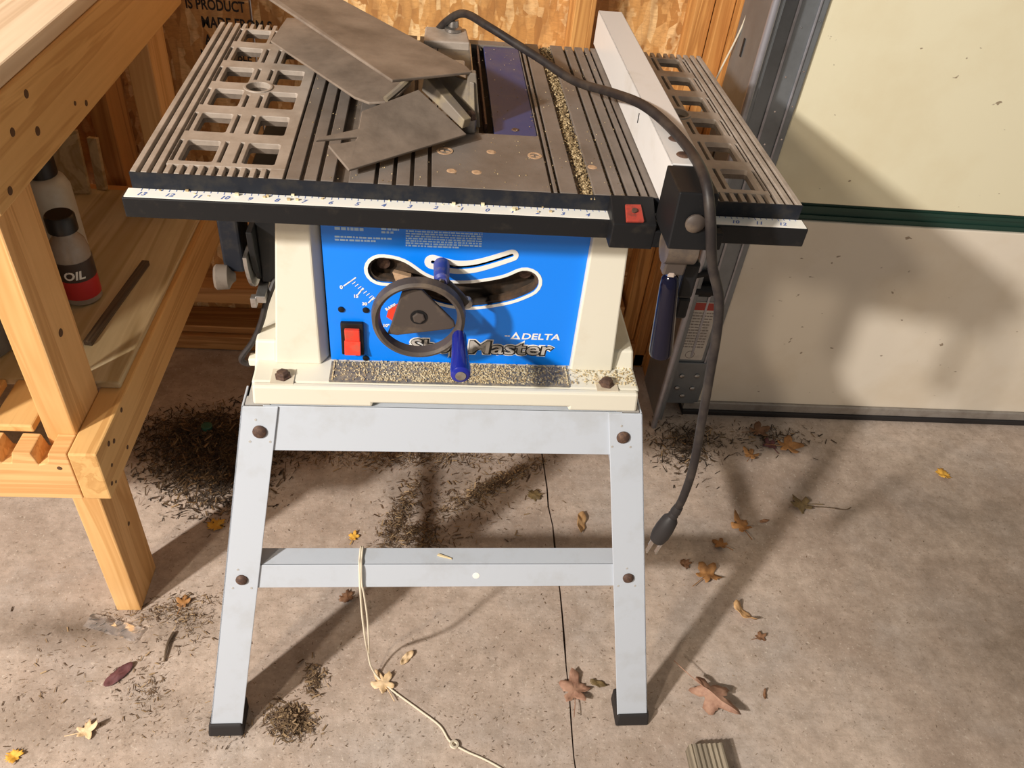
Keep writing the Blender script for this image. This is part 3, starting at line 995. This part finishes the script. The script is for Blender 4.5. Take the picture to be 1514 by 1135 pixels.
def leg(sgn, back):
    # sgn -1 left, +1 right; outer and inner edges at top and foot
    if sgn < 0:
        ot, it, ob, ib = -.2760, -.2315, -.3590, -.3125
    else:
        ot, it, ob, ib = .2345, .1890, .3180, .2690
    zt, zb = .5335, .012
    th = .0025
    s = 1 if not back else -1
    mb = MB()
    def q(u, z, o):
        return legpt(u, z, o if not back else o, back)
    mb.hexa([q(ob, zb, 0), q(ib, zb, 0), q(ib, zb, th), q(ob, zb, th)], [q(ot, zt, 0), q(it, zt, 0), q(it, zt, th), q(ot, zt, th)])
    e = -sgn * th
    mb.hexa([q(ob, zb, 0), q(ob + e, zb, 0), q(ob + e, zb, .040), q(ob, zb, .040)], [q(ot, zt, 0), q(ot + e, zt, 0), q(ot + e, zt, .040), q(ot, zt, .040)])
    o = mb.build('stand_leg', 'stand', saw, .0008)
    a, b = sorted((ob, ib))
    c = MB()
    p = [q(a - .003, 0, -.004), q(b + .003, 0, -.004), q(b + .003, 0, .044), q(a - .003, 0, .044)]
    t_ = [q(a - .001, .022, -.004), q(b + .001, .022, -.004), q(b + .001, .022, .044), q(a - .001, .022, .044)]
    c.hexa(p, t_)
    c.build('foot_cap', 'rubber', o, .003)
    if not back:
        for (u, z), r in (((-.2557 if sgn < 0 else .2127, .5005), .0088), ((-.2935 if sgn < 0 else .2500, .2790), .0080)):
            MB().lathe(legpt(u, z), (0, -1, .297), [(-.001, r), (.002, r), (.0045, r * .7), (.0055, r * .3)], 20).build('bolt', 'rust', o, 0, True)
            for du, dz in ((-.004, .016), (-.013, -.014), (.012, -.014)):
                MB().lathe(legpt(u + du, z + dz), (0, -1, .297), [(-.0005, .0020), (.0004, .0016)], 8).build('dimple', 'standtop', o)
    return o


for s in (-1, 1):
    leg(s, False)
    leg(s, True)


def crossbar(zl, zh, u0, u1, u0t, u1t, flange, back, name):
    mb = MB()
    o = .0028
    q = lambda u, z, off: legpt(u, z, off, back)
    mb.hexa([q(u0, zl, o), q(u1, zl, o), q(u1, zl, o + .002), q(u0, zl, o + .002)], [q(u0t, zh, o), q(u1t, zh, o), q(u1t, zh, o + .002), q(u0t, zh, o + .002)])
    v0 = q(0, zh, o)[1]
    v1 = v0 + (flange if not back else -flange)
    mb.box(u0t, u1t, min(v0, v1), max(v0, v1), zh - .002, zh)
    return mb.build(name, 'stand', saw, .0006)


crossbar(.4725, .5335, -.262, .2200, -.250, .2080, .03, False, 'upper_crossbar')
crossbar(.4725, .5335, -.262, .2200, -.250, .2080, .03, True, 'upper_crossbar')
lb = crossbar(.2625, .2995, -.310, .2680, -.304, .2620, .029, False, 'lower_crossbar')
crossbar(.2625, .2995, -.310, .2680, -.304, .2620, .029, True, 'lower_crossbar')
MB().lathe(legpt(.0290, .281, .0028), (0, -1, .297), [(-.0005, .0052), (.0004, .005), (.0006, .0015)], 14).build('chipped_spot', 'white', lb)
for s in (-1, 1):
    u = -.272 if s < 0 else .2305
    MB().box(min(u, u - s * .002), max(u, u - s * .002), .045, .365, .474, .5345).build('side_crossbar', 'stand', saw)
    MB().box(min(u, u - s * .03), max(u, u - s * .03), .03, .385, .5325, .5345).build('top_flange', 'standtop', saw)
    ul = -.309 if s < 0 else .268
    MB().box(min(ul, ul - s * .002), max(ul, ul - s * .002), -.03, .445, .2625, .2995).build('side_crossbar', 'stand', saw)

# ---- blade guard, dusty plastic plates lifted over the blade
gd = MB()
def plate(pts, th, name, mat, parent, bev=.0008):
    mb = MB()
    P = [Vector(p) for p in pts]
    n = Vector((0, 0, 0))
    for i in range(len(P)):
        n += (P[i] - P[0]).cross(P[(i + 1) % len(P)] - P[0])
    n.normalize()
    if n.z < 0:
        n = -n
    mb.prism([tuple(p) for p in P], tuple(-n * th))
    return mb.build(name, mat, parent, bev)


guard = plate([(-.0911, .0891, .9280), (-.0084, .1475, .9200), (-.0138, .1631, .9198), (-.1880, .3864, .9231), (-.2200, .4250, .9245), (-.3050, .4150, .9320), (-.2845, .3713, .9304)], .003, 'blade_guard', 'guard', saw)
plate([(-.2433, .4176, .8760), (-.2522, .3346, .8733), (-.1354, .1586, .8800), (-.1190, .1434, .8811), (-.1008, .1441, .8828), (-.0868, .1610, .8845), (-.0749, .1936, .8863), (-.0700, .3000, .8855), (-.1300, .4150, .8815)], .003, 'guard_side', 'guard', guard)
plate([(-.1226, .0940, .8918), (-.0652, .1480, .8970), (-.0130, .0975, .8720), (-.1299, .0093, .8680), (-.1518, .0359, .8801), (-.1266, .0498, .8795), (-.1244, .0562, .8809), (-.1637, .0385, .8831), (-.1621, .0427, .8841), (-.1244, .0678, .8844)], .003, 'guard_front', 'guard', guard)
MB().tube([(-.100, .136, .888), (-.085, .150, .897), (-.070, .165, .908), (-.064, .168, .916)], .004, 8).build('guard_lip', 'guardedge', guard, 0, True)
MB().hexa([(-.062, .150, .895), (-.018, .105, .874), (-.010, .112, .874), (-.052, .160, .895)], [(-.060, .150, .912), (-.016, .105, .884), (-.008, .112, .884), (-.050, .160, .912)]).build('guard_arm', 'guardedge', guard, .001)
MB().hexa([(-.030, .155, .862), (-.002, .135, .862), (.000, .141, .862), (-.028, .161, .862)], [(-.050, .172, .912), (-.006, .142, .910), (-.004, .148, .910), (-.048, .178, .912)]).build('guard_bracket', 'guardedge', guard, .001)
MB().hexa([(-.008, .140, .861), (.004, .140, .861), (.004, .150, .861), (-.008, .150, .861)], [(-.014, .146, .919), (-.004, .146, .919), (-.004, .156, .919), (-.014, .156, .919)]).build('splitter', 'guardedge', guard, .001)
MB().box(-.0005, .0012, .16, .40, .860, .8655).build('splitter_fin', 'steel', guard)
MB().cyl((-.0085, .132, .861), (-.0085, .132, .875), .0075).build('guard_post', 'steel', guard, 0, True)
MB().lathe((-.0085, .132, .875), (0, 0, 1), [(0, .0062), (.006, .0058), (.008, .003)], 6).build('guard_nut', 'rust', guard)
MB().box(-.040, -.010, .24, .30, .862, .878).build('guard_clip', 'fence', guard, .002)
rb = MB().hexa([(-.062, .392, .83), (.000, .392, .83), (.000, .440, .83), (-.062, .440, .83)], [(-.062, .392, .868), (.000, .392, .869), (-.004, .440, .872), (-.060, .440, .871)])
rb.build('rear_bracket', 'cast', guard, .002)
MB().lathe((-.022, .43, .871), (0, 0, 1), [(0, .012), (.004, .012), (.006, .008), (.014, .007), (.016, .004)], 20).build('bracket_knob', 'steel', guard, 0, True)

# ---- sawdust lying in the right mitre slot and on the table
g = MB()
for k in range(3800):
    v = RNG.uniform(-.002, .43)
    u = float(np.clip(RNG.normal(.1062 + .002 * math.sin(v * 30), .0036), .0972, .1135))
    s = RNG.uniform(.0006, .0016)
    z = ZT - .006 + RNG.random() ** 2 * .004
    g.box(u, u + s, v, v + s, z, z + s * .8)
for k in range(500):
    u, v, s = RNG.uniform(-.19, .17), RNG.uniform(.0, .43), RNG.uniform(.0004, .0011)
    g.box(u, u + s, v, v + s, ZT, ZT + s * .6)
for gu in (.0775, .133, .147, .1612, .1705):
    for k in range(260):
        u, v, s = gu + RNG.uniform(-.0012, .0008), RNG.uniform(0, .43), RNG.uniform(.0005, .001)
        g.box(u, u + s, v, v + s, ZT - .006, ZT - .004)
o = g.build('sawdust', 'slotdust', tt)
o['kind'] = 'stuff'

# ---- power cord and plug
cordp = [(-.0620, .462, .825), (-.0500, .450, .852), (-.032, .4302, .882), (-.0093, .4105, .900), (.0195, .3675, .900), (.0533, .3345, .892), (.0858, .3003, .885),
         (.1229, .2481, .880), (.1540, .1744, .897), (.1710, .1063, .9130), (.1881, .0583, .9135), (.1989, -.0059, .9135), (.1990, -.0640, .9125),
         (.2050, -.0860, .8850), (.2194, -.085, .8376), (.2366, -.085, .7987), (.2458, -.085, .7567), (.2530, -.085, .7019), (.2619, -.085, .6316),
         (.2710, -.085, .5532), (.2717, -.085, .4977), (.2680, -.085, .4700)]
MB().tube(cordp, .0052, 12).build('power_cord', 'cord', saw, 0, True)
PB, PE = Vector((.2690, -.085, .4740)), Vector((.2560, -.086, .4150))
d = (PE - PB)
plug = MB().lathe(PB, d, [(-.006, .0058), (.004, .0068), (.006, .0058), (.010, .0068), (.013, .0062), (.020, .0105), (.036, .0120), (.050, .0120), (.0600, .0100)], 18).build('plug', 'rubber', saw, 0, True)
dn = d.normalized()
sd = Vector((1, 0, 0)) - dn * dn.x
sd.normalize()
for k in (-1, 1):
    a = PE + sd * .0064 * k + Vector((0, -.0035, 0))
    e = a + dn * .022
    w = Vector((0, .003, 0))
    h = sd * .0008
    MB().hexa([a - w - h, a - w + h, a + w + h, a + w - h], [e - w - h, e - w + h, e + w + h, e + w - h]).build('prong', 'chrome', plug)
gp = PE + Vector((0, .007, 0))
MB().cyl(gp, gp + dn * .020, .0024).build('prong', 'chrome', plug, 0, True)
# black lead hanging from the left of the housing
MB().tube([(-.236, .13, .66), (-.2480, .110, .633), (-.2560, .105, .607), (-.2680, .100, .580), (-.2850, .095, .555), (-.281, .096, .545), (-.2720, .098, .545), (-.266, .11, .545)], .0038, 8).build('motor_lead', 'cord', saw, 0, True)
MB().box(-.276, -.264, .090, .104, .545, .557).build('lead_clip', 'cream', saw, .002)

# ================================================================== rip fence on the saw
SL = saw.matrix_basis
fen = thing('rip_fence', 'off-white steel rip fence with a black clamping head on the saw table', 'fence', (.041, .7265, 0), .021826)
FZ0, FZ1 = ZT + .0008, .9068
fx0, fx1 = .1785, .2120
bm = MB()
bm.box(fx0, fx0 + .002, -.020, .447, FZ0, FZ1)
bm.box(fx1 - .002, fx1, -.020, .447, FZ0, FZ1)
bm.box(fx0, fx1, -.020, .447, FZ1 - .002, FZ1)
bm.build('beam', 'fence', fen, .0012)
MB().box(fx0 + .002, fx1 - .002, .440, .4475, FZ0, FZ1 - .002).build('rear_cap', 'black', fen)
for v in (.0362, .0000):
    MB().lathe((.1945, v, FZ1), (0, 0, 1), [(0, .0072), (.0012, .0062), (.0018, .003)], 18).build('rivet', 'rust', fen, 0, True)
MB().cyl((.1783, .13, .882), (.1783, .1302, .893), .0007, None, 6).build('scratch', 'ink', fen)
hd = MB()
hd.hexa([(.1740, -.079, .848), (.2130, -.079, .848), (.2130, -.020, .848), (.1740, -.020, .848)], [(.1740, -.074, .9050), (.2120, -.074, .9050), (.2120, -.0205, .9058), (.1740, -.0205, .9058)])
head = hd.build('clamp_head', 'black', fen, .0015)
MB().lathe((.1945, -.0775, .8765), (0, -1, 0), [(0, .0095), (.002, .0095), (.0045, .006), (.005, .002)], 18).build('bolt', 'wheel', head, 0, True)
MB().box(.150, .245, -.0345, -.0205, .822, .8410).build('rail_shoe', 'black', fen, .0015)
MB().box(.2155, .225, -.034, -.018, .838, .8595).build('shoe_tab', 'black', fen, .001)
MB().cyl((.1760, -.062, .8420), (.2060, -.062, .8420), .0175, None, 28).build('cam', 'wheel', fen, 0, True)
MB().hexa([(.180, -.066, .810), (.202, -.066, .810), (.202, -.054, .810), (.180, -.054, .810)], [(.180, -.072, .842), (.202, -.072, .842), (.202, -.052, .842), (.180, -.052, .842)]).build('lever', 'wheel', fen, .002)
hnd = MB().lathe((.1900, -.0620, .8080), (.11, -.02, -1), [(0, .0065), (.003, .0085), (.012, .0096), (.095, .0128), (.100, .0118), (.102, .006)], 26).build('clamp_handle', 'blackgloss', fen, 0, True)
MB().lathe((.1893, -.0620, .8150), (.11, -.02, -1), [(0, .004), (.001, .006), (.006, .006), (.008, .0045)], 6).build('handle_nut', 'chrome', hnd)
MB().box(.206, .222, -.055, -.040, .775, .818).build('lever_spring', 'black', fen, .003)
MB().box(.210, .224, -.050, -.036, .745, .772).build('lever_foot', 'black', fen, .003)
# cursor block on the rail
cb = MB().hexa([(.1290, -.0350, .8200), (.1735, -.0350, .8200), (.1735, -.0010, .8200), (.1290, -.0010, .8200)],
               [(.1290, -.0350, .8470), (.1735, -.0350, .8480), (.1735, -.0016, .8620), (.1290, -.0016, .8615)]).build('cursor_block', 'black', fen, .0012)
MB().hexa([(.1420, -.0330, .8480), (.1600, -.0330, .8485), (.1590, -.0130, .8565), (.1430, -.0130, .8560)],
          [(.1420, -.0345, .8510), (.1600, -.0345, .8515), (.1590, -.0140, .8590), (.1430, -.0140, .8585)]).build('cursor_window', 'lens', cb, .0008)
MB().cyl((.151, -.022, .854), (.151, -.0232, .8575), .0028, None, 12).build('window_screw', 'rust', cb)

# ================================================================== mitre gauge stored at the left of the housing
mg = thing('miter_gauge', 'black half-round mitre gauge stored against the left side of the saw', 'gauge', (.041, .7265, 0), .021826)
pts = [(-.2600, .150 + .046 * math.cos(a), .735 - .090 * math.sin(a)) for a in np.linspace(0, math.pi, 18)]
MB().prism(pts, (.007, 0, 0)).build('half_disc', 'black', mg, .001)
pts = [(-.2660, .147 + .050 * math.cos(a), .705 - .066 * math.sin(a)) for a in np.linspace(0, math.pi, 18)]
MB().prism(pts, (.0045, 0, 0)).build('arc_plate', 'steel', mg, .0005)
MB().box(-.294, -.270, .115, .165, .672, .770).build('fence_face', 'edge', mg, .003)
MB().lathe((-.281, .112, .668), (-1, -.1, 0), [(0, .005), (.004, .008), (.008, .0150), (.021, .0158), (.024, .0130)], 16).build('lock_knob', 'castlow', mg, 0, True)
MB().box(-.258, -.246, .098, .36, .640, .650).build('slide_bar', 'steel', mg, .001)
MB().box(-.264, -.257, .096, .106, .634, .648).build('pointer', 'steel', mg, .001)
MB().box(-.253, -.222, .125, .30, .652, .80).build('storage_bracket', 'black', mg, .002)

# ================================================================== string on the lower crossbar
SW = lambda l: (saw.matrix_basis @ Vector(l))
bpy.context.view_layer.update()
saw_m = Matrix.Translation((.041, .7265, 0)) @ Matrix.Rotation(.021826, 4, 'Z')
wpt = lambda u, v, z: tuple(saw_m @ Vector((u, v, z)))
s1 = [wpt(-.134, -.010, .290), wpt(-.134, -.012, .3020), wpt(-.1345, -.030, .3015), wpt(-.1340, -.0440, .3000), wpt(-.1335, -.0530, .272), wpt(-.1330, -.0560, .255),
      wpt(-.132, -.058, .20), wpt(-.1285, -.060, .13), (-.087, .690, .06), (-.083, .686, .025), (-.070, .676, .004), (-.045, .655, .002), (-.002, .623, .002), (.030, .598, .002), (.044, .5760, .002), (.053, .568, .003)]
s2 = [wpt(-.1315, -.010, .290), wpt(-.1315, -.012, .3020), wpt(-.1318, -.030, .3015), wpt(-.1315, -.0440, .3000), wpt(-.1310, -.0530, .272), wpt(-.1285, -.0560, .255),
      wpt(-.1250, -.058, .20), wpt(-.1240, -.060, .13), (-.085, .690, .058)]
stg = tag(MB().tube(s1, .0016, 7).build('string', 'string', None, 0, True), 'white cotton string hanging from the lower crossbar onto the floor', 'string')
MB().tube(s2, .0014, 7).build('second_strand', 'string', stg, 0, True)
MB().ring((.053, .567, .005), (.2, .2, 1), .0055, [(-.0016, -.0016), (.0016, -.0016), (.0016, .0016), (-.0016, .0016)], 18).build('knot', 'string', stg, 0, True)
MB().tube([(.055, .566, .003), (.075, .556, .0018), (.100, .545, .0018), (.128, .529, .0018), (.17, .50, .0018), (.20, .46, .0018)], .0015, 7).build('string_end', 'string', stg, 0, True)

# ================================================================== lumber stub in front
blk = MB()
prof = [(0, 0), (.056, 0), (.056, .022), (.053, .026)]
xs = np.linspace(.050, .006, 12)
for i, x in enumerate(xs):
    prof.append((x, .0265 if i % 2 == 0 else .0240))
prof += [(.003, .026), (0, .022)]
blk.prism([(x, 0, z) for x, z in prof], (0, -.22, 0))
o = blk.build('lumber_stub', 'greywood', None, 0, False, (.4165, .5560, 0), (0, 0, .03))
tag(o, 'grey weathered lumber stub with ridged top lying on the concrete', 'lumber')


# ================================================================== dry leaves
def leaf(label, x, y, size, mat, rz=0.0, kind='maple', curl=.25, tilt=(0, 0), stem=True, fold=0.0, asp=1.0, seed=0):
    r_ = np.random.default_rng(seed + int(abs(x * 1000)) + int(abs(y * 3000)))
    N = 40
    out = []
    for i in range(N):
        a = 2 * math.pi * i / N
        if kind == 'maple':
            lob = abs(math.cos(2.5 * a))
            r = .48 + .52 * lob ** 1.3
            r *= 1.0 - .25 * (1 - math.cos(a)) / 2
            r += r_.normal(0, .06)
        elif kind == 'oval':
            r = .42 / math.sqrt((.42 * math.cos(a)) ** 2 + math.sin(a) ** 2) + r_.normal(0, .02)
        else:
            r = .75 + r_.normal(0, .14)
        out.append((r * math.cos(a), r * math.sin(a) * asp))
    ph, cu2 = r_.uniform(0, 6.28), r_.uniform(.5, 1.2)
    def h(px, py):
        rr = px * px + py * py
        return curl * rr * (0.5 + .5 * math.sin(2 * math.atan2(py, px) + ph)) * cu2 + fold * abs(py) + .10 * math.sin(6 * px + ph) * math.sin(5 * py + ph)
    vs = [(0, 0, h(0, 0))]
    fs = []
    for k, s in enumerate((.35, .7, 1.0)):
        for px, py in out:
            vs.append((px * s, py * s, h(px * s, py * s)))
    for i in range(N):
        j = (i + 1) % N
        fs.append((0, 1 + i, 1 + j))
        for k in range(2):
            fs.append((1 + k * N + i, 1 + (k + 1) * N + i, 1 + (k + 1) * N + j, 1 + k * N + j))
    mt = Matrix.Rotation(rz, 4, 'Z') @ Matrix.Rotation(tilt[0], 4, 'X') @ Matrix.Rotation(tilt[1], 4, 'Y')
    V_ = [mt @ (Vector(v) * size) for v in vs]
    zmin = min(v.z for v in V_)
    st_ = [mt @ (Vector(q) * size) for q in ((-.3, 0, h(-.3, 0)), (-.8, .03, .06), (-1.5, .12, .10))]
    me = bpy.data.meshes.new('dry_leaf')
    me.from_pydata([(v.x, v.y, v.z - zmin) for v in V_], [], fs)
    o = link('dry_leaf', me, mat, None, 0, True, (x, y, .0012))
    sol = o.modifiers.new('thickness', 'SOLIDIFY')
    sol.thickness = .0005
    tag(o, label, 'leaf')
    if stem:
        MB().tube([(q.x, q.y, max(q.z - zmin, .001)) for q in st_], .0008, 6, 3).build('stem', mat, o, 0, True)
    return o


LV = [
    ('small golden leaf alone on the open concrete before the garage door', 1.135, 1.163, .022, 'leaf_yellow', .6, 'blob', .5, (0, .2)),
    ('large orange-brown leaf by the door in the leaf cluster', .800, 1.238, .036, 'leaf_orange', .1, 'maple', .3, (0, 0)),
    ('curled orange leaf at the left of the leaf cluster by the door', .703, 1.205, .024, 'leaf_orange', 1.1, 'maple', .5, (0, .2)),
    ('dark red-brown leaf right under the garage door gasket', .745, 1.284, .030, 'leaf_brown', .3, 'maple', .3, (0, 0)),
    ('dark brown shrivelled leaf between the door leaves', .760, 1.240, .020, 'leaf_purple', 2.0, 'maple', .6, (0, 0)),
    ('olive-brown leaf with a long stem lying in the leg shadow', .775, 1.066, .030, 'leaf_olive', 3.2, 'maple', .3, (0, 0)),
    ('spiky amber leaf on the bright patch behind the plug', .628, 1.005, .027, 'leaf_orange', 1.9, 'maple', .5, (0, .1)),
    ('small round brown leaf beside the spiky amber leaf', .682, 1.022, .011, 'leaf_brown', .3, 'oval', .2, (0, 0)),
    ('small curled brown leaf between plug and amber leaf', .574, .958, .018, 'leaf_orange', 2.4, 'maple', .6, (0, .2)),
    ('crumpled rust-orange leaf right of the hanging plug', .528, .888, .030, 'leaf_orange', .8, 'maple', .7, (.1, 0)),
    ('tiny dark brown leaf under the hanging plug', .492, .912, .014, 'leaf_brown', 1.2, 'blob', .7, (0, 0)),
    ('narrow curled tan leaf pointing at a brown scrap', .578, .802, .026, 'leaf_tan', 2.3, 'oval', .7, (.4, 0)),
    ('brown leaf scrap at the end of the narrow tan leaf', .597, .757, .013, 'leaf_brown', .4, 'maple', .4, (0, 0)),
    ('big folded pinkish leaf with a raised stem by the right foot', .472, .640, .050, 'leaf_pink', -.72, 'maple', -.10, (.25, 0)),
    ('large red-brown leaf lying over the floor joint', .250, .655, .034, 'leaf_pink', 1.5, 'maple', .4, (0, .1)),
    ('pale tan leaf pinned under the cotton string', -.062, .668, .025, 'leaf_pale', 2.2, 'maple', .4, (0, 0)),
    ('bright yellow leaf beside the left stand leg', -.394, .983, .019, 'leaf_yellow', .3, 'blob', .4, (0, 0)),
    ('small orange leaf behind the lower crossbar', -.138, .962, .013, 'leaf_yellow', 1.4, 'maple', .4, (0, 0)),
    ('brown leaf below the crossbar left of the string', -.137, .829, .016, 'leaf_brown', .9, 'blob', .4, (0, 0)),
    ('slender orange leaf standing near the floor joint behind the crossbar', .300, 1.005, .027, 'leaf_tan', 1.35, 'oval', .6, (.5, 0)),
    ('flat dark purple leaf on the concrete before the bench', -.478, .682, .026, 'leaf_purple', .9, 'oval', .05, (0, 0)),
    ('rust-orange leaf at the foot of the bench leg', -.412, .815, .016, 'leaf_orange', 1.5, 'maple', .6, (0, 0)),
    ('crumpled pale beige leaf on the concrete left of the saw foot', -.497, .592, .019, 'leaf_pale', .4, 'maple', .7, (0, 0)),
    ('small yellow-orange leaf in the dirt near the purple leaf', -.585, .555, .014, 'leaf_yellow', .4, 'blob', .5, (0, 0)),
    ('olive leaf fragment touching the floor joint behind the saw', .214, 1.075, .020, 'leaf_olive', .2, 'blob', .2, (0, 0)),
    ('narrow pale leaf sliver beside the string shadow', -.027, .713, .016, 'leaf_pale', .9, 'oval', .5, (.4, 0)),
    ('tiny brown sliver leaf right of the folded pink leaf', .573, .648, .010, 'leaf_brown', 1.3, 'oval', .3, (0, 0)),
    ('dark olive scrap between the red-brown leaf and the right foot', .292, .668, .015, 'leaf_olive', -.3, 'oval', .4, (0, 0)),
]
for k, a in enumerate(LV):
    big_fold = 'folded' in a[0]
    leaf(a[0], a[1], a[2], a[3], a[4], a[5], a[6], a[7], a[8], stem=a[6] == 'maple', seed=k, asp=.62 if big_fold else .9, fold=-.75 if big_fold else 0.0)

cap = tag(MB().lathe((0, 0, 0), (0, 0, 1), [(0, .010), (.001, .011), (.008, .011), (.009, .009), (.0085, .005)], 20).build('bottle_cap', 'greencap', None, 0, True, (-.462, 1.222, .019)),
          'dark green bottle cap lying on the dark leaf litter', 'cap')


# ================================================================== litter and chips (uncountable)
def litter(name, label, clusters, mat, lmin, lmax):
    vs, fs = [], []
    for cx, cy, sx, sy, n, hz, ang in clusters:
        ca, sa = math.cos(ang), math.sin(ang)
        for _ in range(n):
            a, b = RNG.normal(0, 1), RNG.normal(0, 1)
            x = cx + a * sx * ca - b * sy * sa
            y = cy + a * sx * sa + b * sy * ca
            z = .001 + hz * math.exp(-(a * a + b * b) / 1.6) * RNG.random()
            l = RNG.uniform(lmin, lmax) * (.5 if RNG.random() < .5 else 1)
            w = l * RNG.uniform(.05, .26)
            t = RNG.uniform(0, 6.283)
            ti = RNG.normal(0, .35) if hz > .004 else RNG.normal(0, .12)
            dx, dy = math.cos(t) * l / 2, math.sin(t) * l / 2
            ex, ey = -math.sin(t) * w / 2, math.cos(t) * w / 2
            dz = abs(math.sin(ti)) * l / 2
            k = len(vs)
            zz = z + dz
            vs += [(x - dx - ex, y - dy - ey, zz - dz), (x + dx - ex, y + dy - ey, zz + dz), (x + dx + ex * .6, y + dy + ey * .6, zz + dz + w * .2), (x - dx + ex, y - dy + ey, zz - dz + w * .3)]
            fs.append((k, k + 1, k + 2, k + 3))
    me = bpy.data.meshes.new(name)
    me.from_pydata(vs, [], fs)
    o = link(name, me, mat)
    tag(o, label, 'debris', None, 'stuff')
    return o


litter('leaf_litter', 'dark clump of dry leaf litter between the bench and the saw stand',
       [(-.45, 1.215, .075, .040, 6500, .022, 0), (-.40, 1.14, .045, .045, 3600, .014, .3), (-.48, 1.13, .045, .04, 1500, .006, 0), (-.41, 1.05, .05, .03, 700, .003, 0)], 'darklitter', .003, .017)
litter('leaf_litter', 'scattered dry leaf litter on the floor behind the crossbar',
       [(-.02, 1.175, .10, .018, 1500, .008, .05), (-.055, 1.02, .012, .055, 900, .008, -.35), (.13, 1.10, .07, .011, 1400, .010, .60), (-.22, 1.19, .08, .02, 900, .006, 0), (-.02, .965, .03, .018, 800, .010, 0), (.05, 1.05, .08, .05, 700, .003, .3)], 'litter', .003, .014)
litter('grass_tuft', 'small clump of dry grass and chips beside the left saw foot', [(-.200, .605, .018, .013, 1300, .014, -.5), (-.172, .672, .009, .016, 300, .005, .2)], 'litter', .003, .013)
litter('leaf_litter', 'dry crumbs gathered round the foot of the bench leg', [(-.45, .80, .05, .016, 550, .004, .2), (-.395, .785, .025, .03, 420, .005, 0), (-.60, .70, .05, .05, 200, .001, 0), (-.43, .66, .02, .04, 260, .003, .4), (-.30, .60, .03, .02, 160, .003, 0)], 'litter', .002, .010)
litter('leaf_litter', 'dark crumbled leaves along the base of the garage door', [(.575, 1.25, .045, .03, 900, .008, 0), (.545, 1.20, .03, .035, 450, .005, 0), (.76, 1.27, .06, .02, 420, .003, 0)], 'darklitter', .003, .016)
litter('wood_chips', 'fine wood chips and grit scattered over the concrete floor',
       [(-.05, .72, .32, .16, 2600, .0005, 0), (.10, .60, .2, .08, 1200, .0005, 0), (-.45, .60, .12, .08, 1700, .0005, 0), (.65, .85, .25, .2, 700, .0005, 0), (.95, 1.1, .25, .15, 500, .0005, 0), (.0, .95, .3, .1, 900, .0005, 0)], 'chips', .001, .0048)
film = MB()
n = 16
for i in range(n):
    for j in range(5):
        x, y = i / (n - 1) * .095 - .0475, j / 4 * .026 - .013
        film.v.append((x, y, .001 + .006 * abs(math.sin(x * 90 + j)) * (1 - abs(y) * 30) + .002 * math.sin(y * 300 + i) ** 2))
for i in range(n - 1):
    for j in range(4):
        k = i * 5 + j
        film.f.append((k, k + 1, k + 6, k + 5))
o = film.build('plastic_wrapper', 'film', None, 0, True, (-.510, .765, .0008), (0, 0, -.30))
tag(o, 'crumpled clear plastic wrapper on the floor before the bench leg', 'wrapper')
tw = tag(MB().tube([(.79, 1.062, .003), (.83, 1.058, .006), (.865, 1.055, .004), (.882, 1.062, .003)], .0011, 6).build('dry_twig', 'darkwood', None, 0, True), 'thin dark twig beside the olive-brown leaf', 'twig')

tag(MB().tube([(-.412, .757, .003), (-.416, .735, .005), (-.414, .705, .003)], lambda t: .0034 - .002 * t, 6).build('dry_twig', 'darkwood', None, 0, True), 'short thick dark twig between the bench leg and the saw foot', 'twig')
q = wpt(-.016, -.028, .3000)
tag(MB().hexa([(-.011, -.0022, 0), (.011, -.0005, 0), (.011, .0012, 0), (-.011, .0016, 0)], [(-.010, -.0016, .0022), (.010, -.0002, .0015), (.010, .0010, .0015), (-.010, .0012, .0022)]).build('wood_sliver', 'dust', None, 0, False, q, (0, 0, -.35)),
    'pale wood sliver lying on top of the lower crossbar', 'sliver')
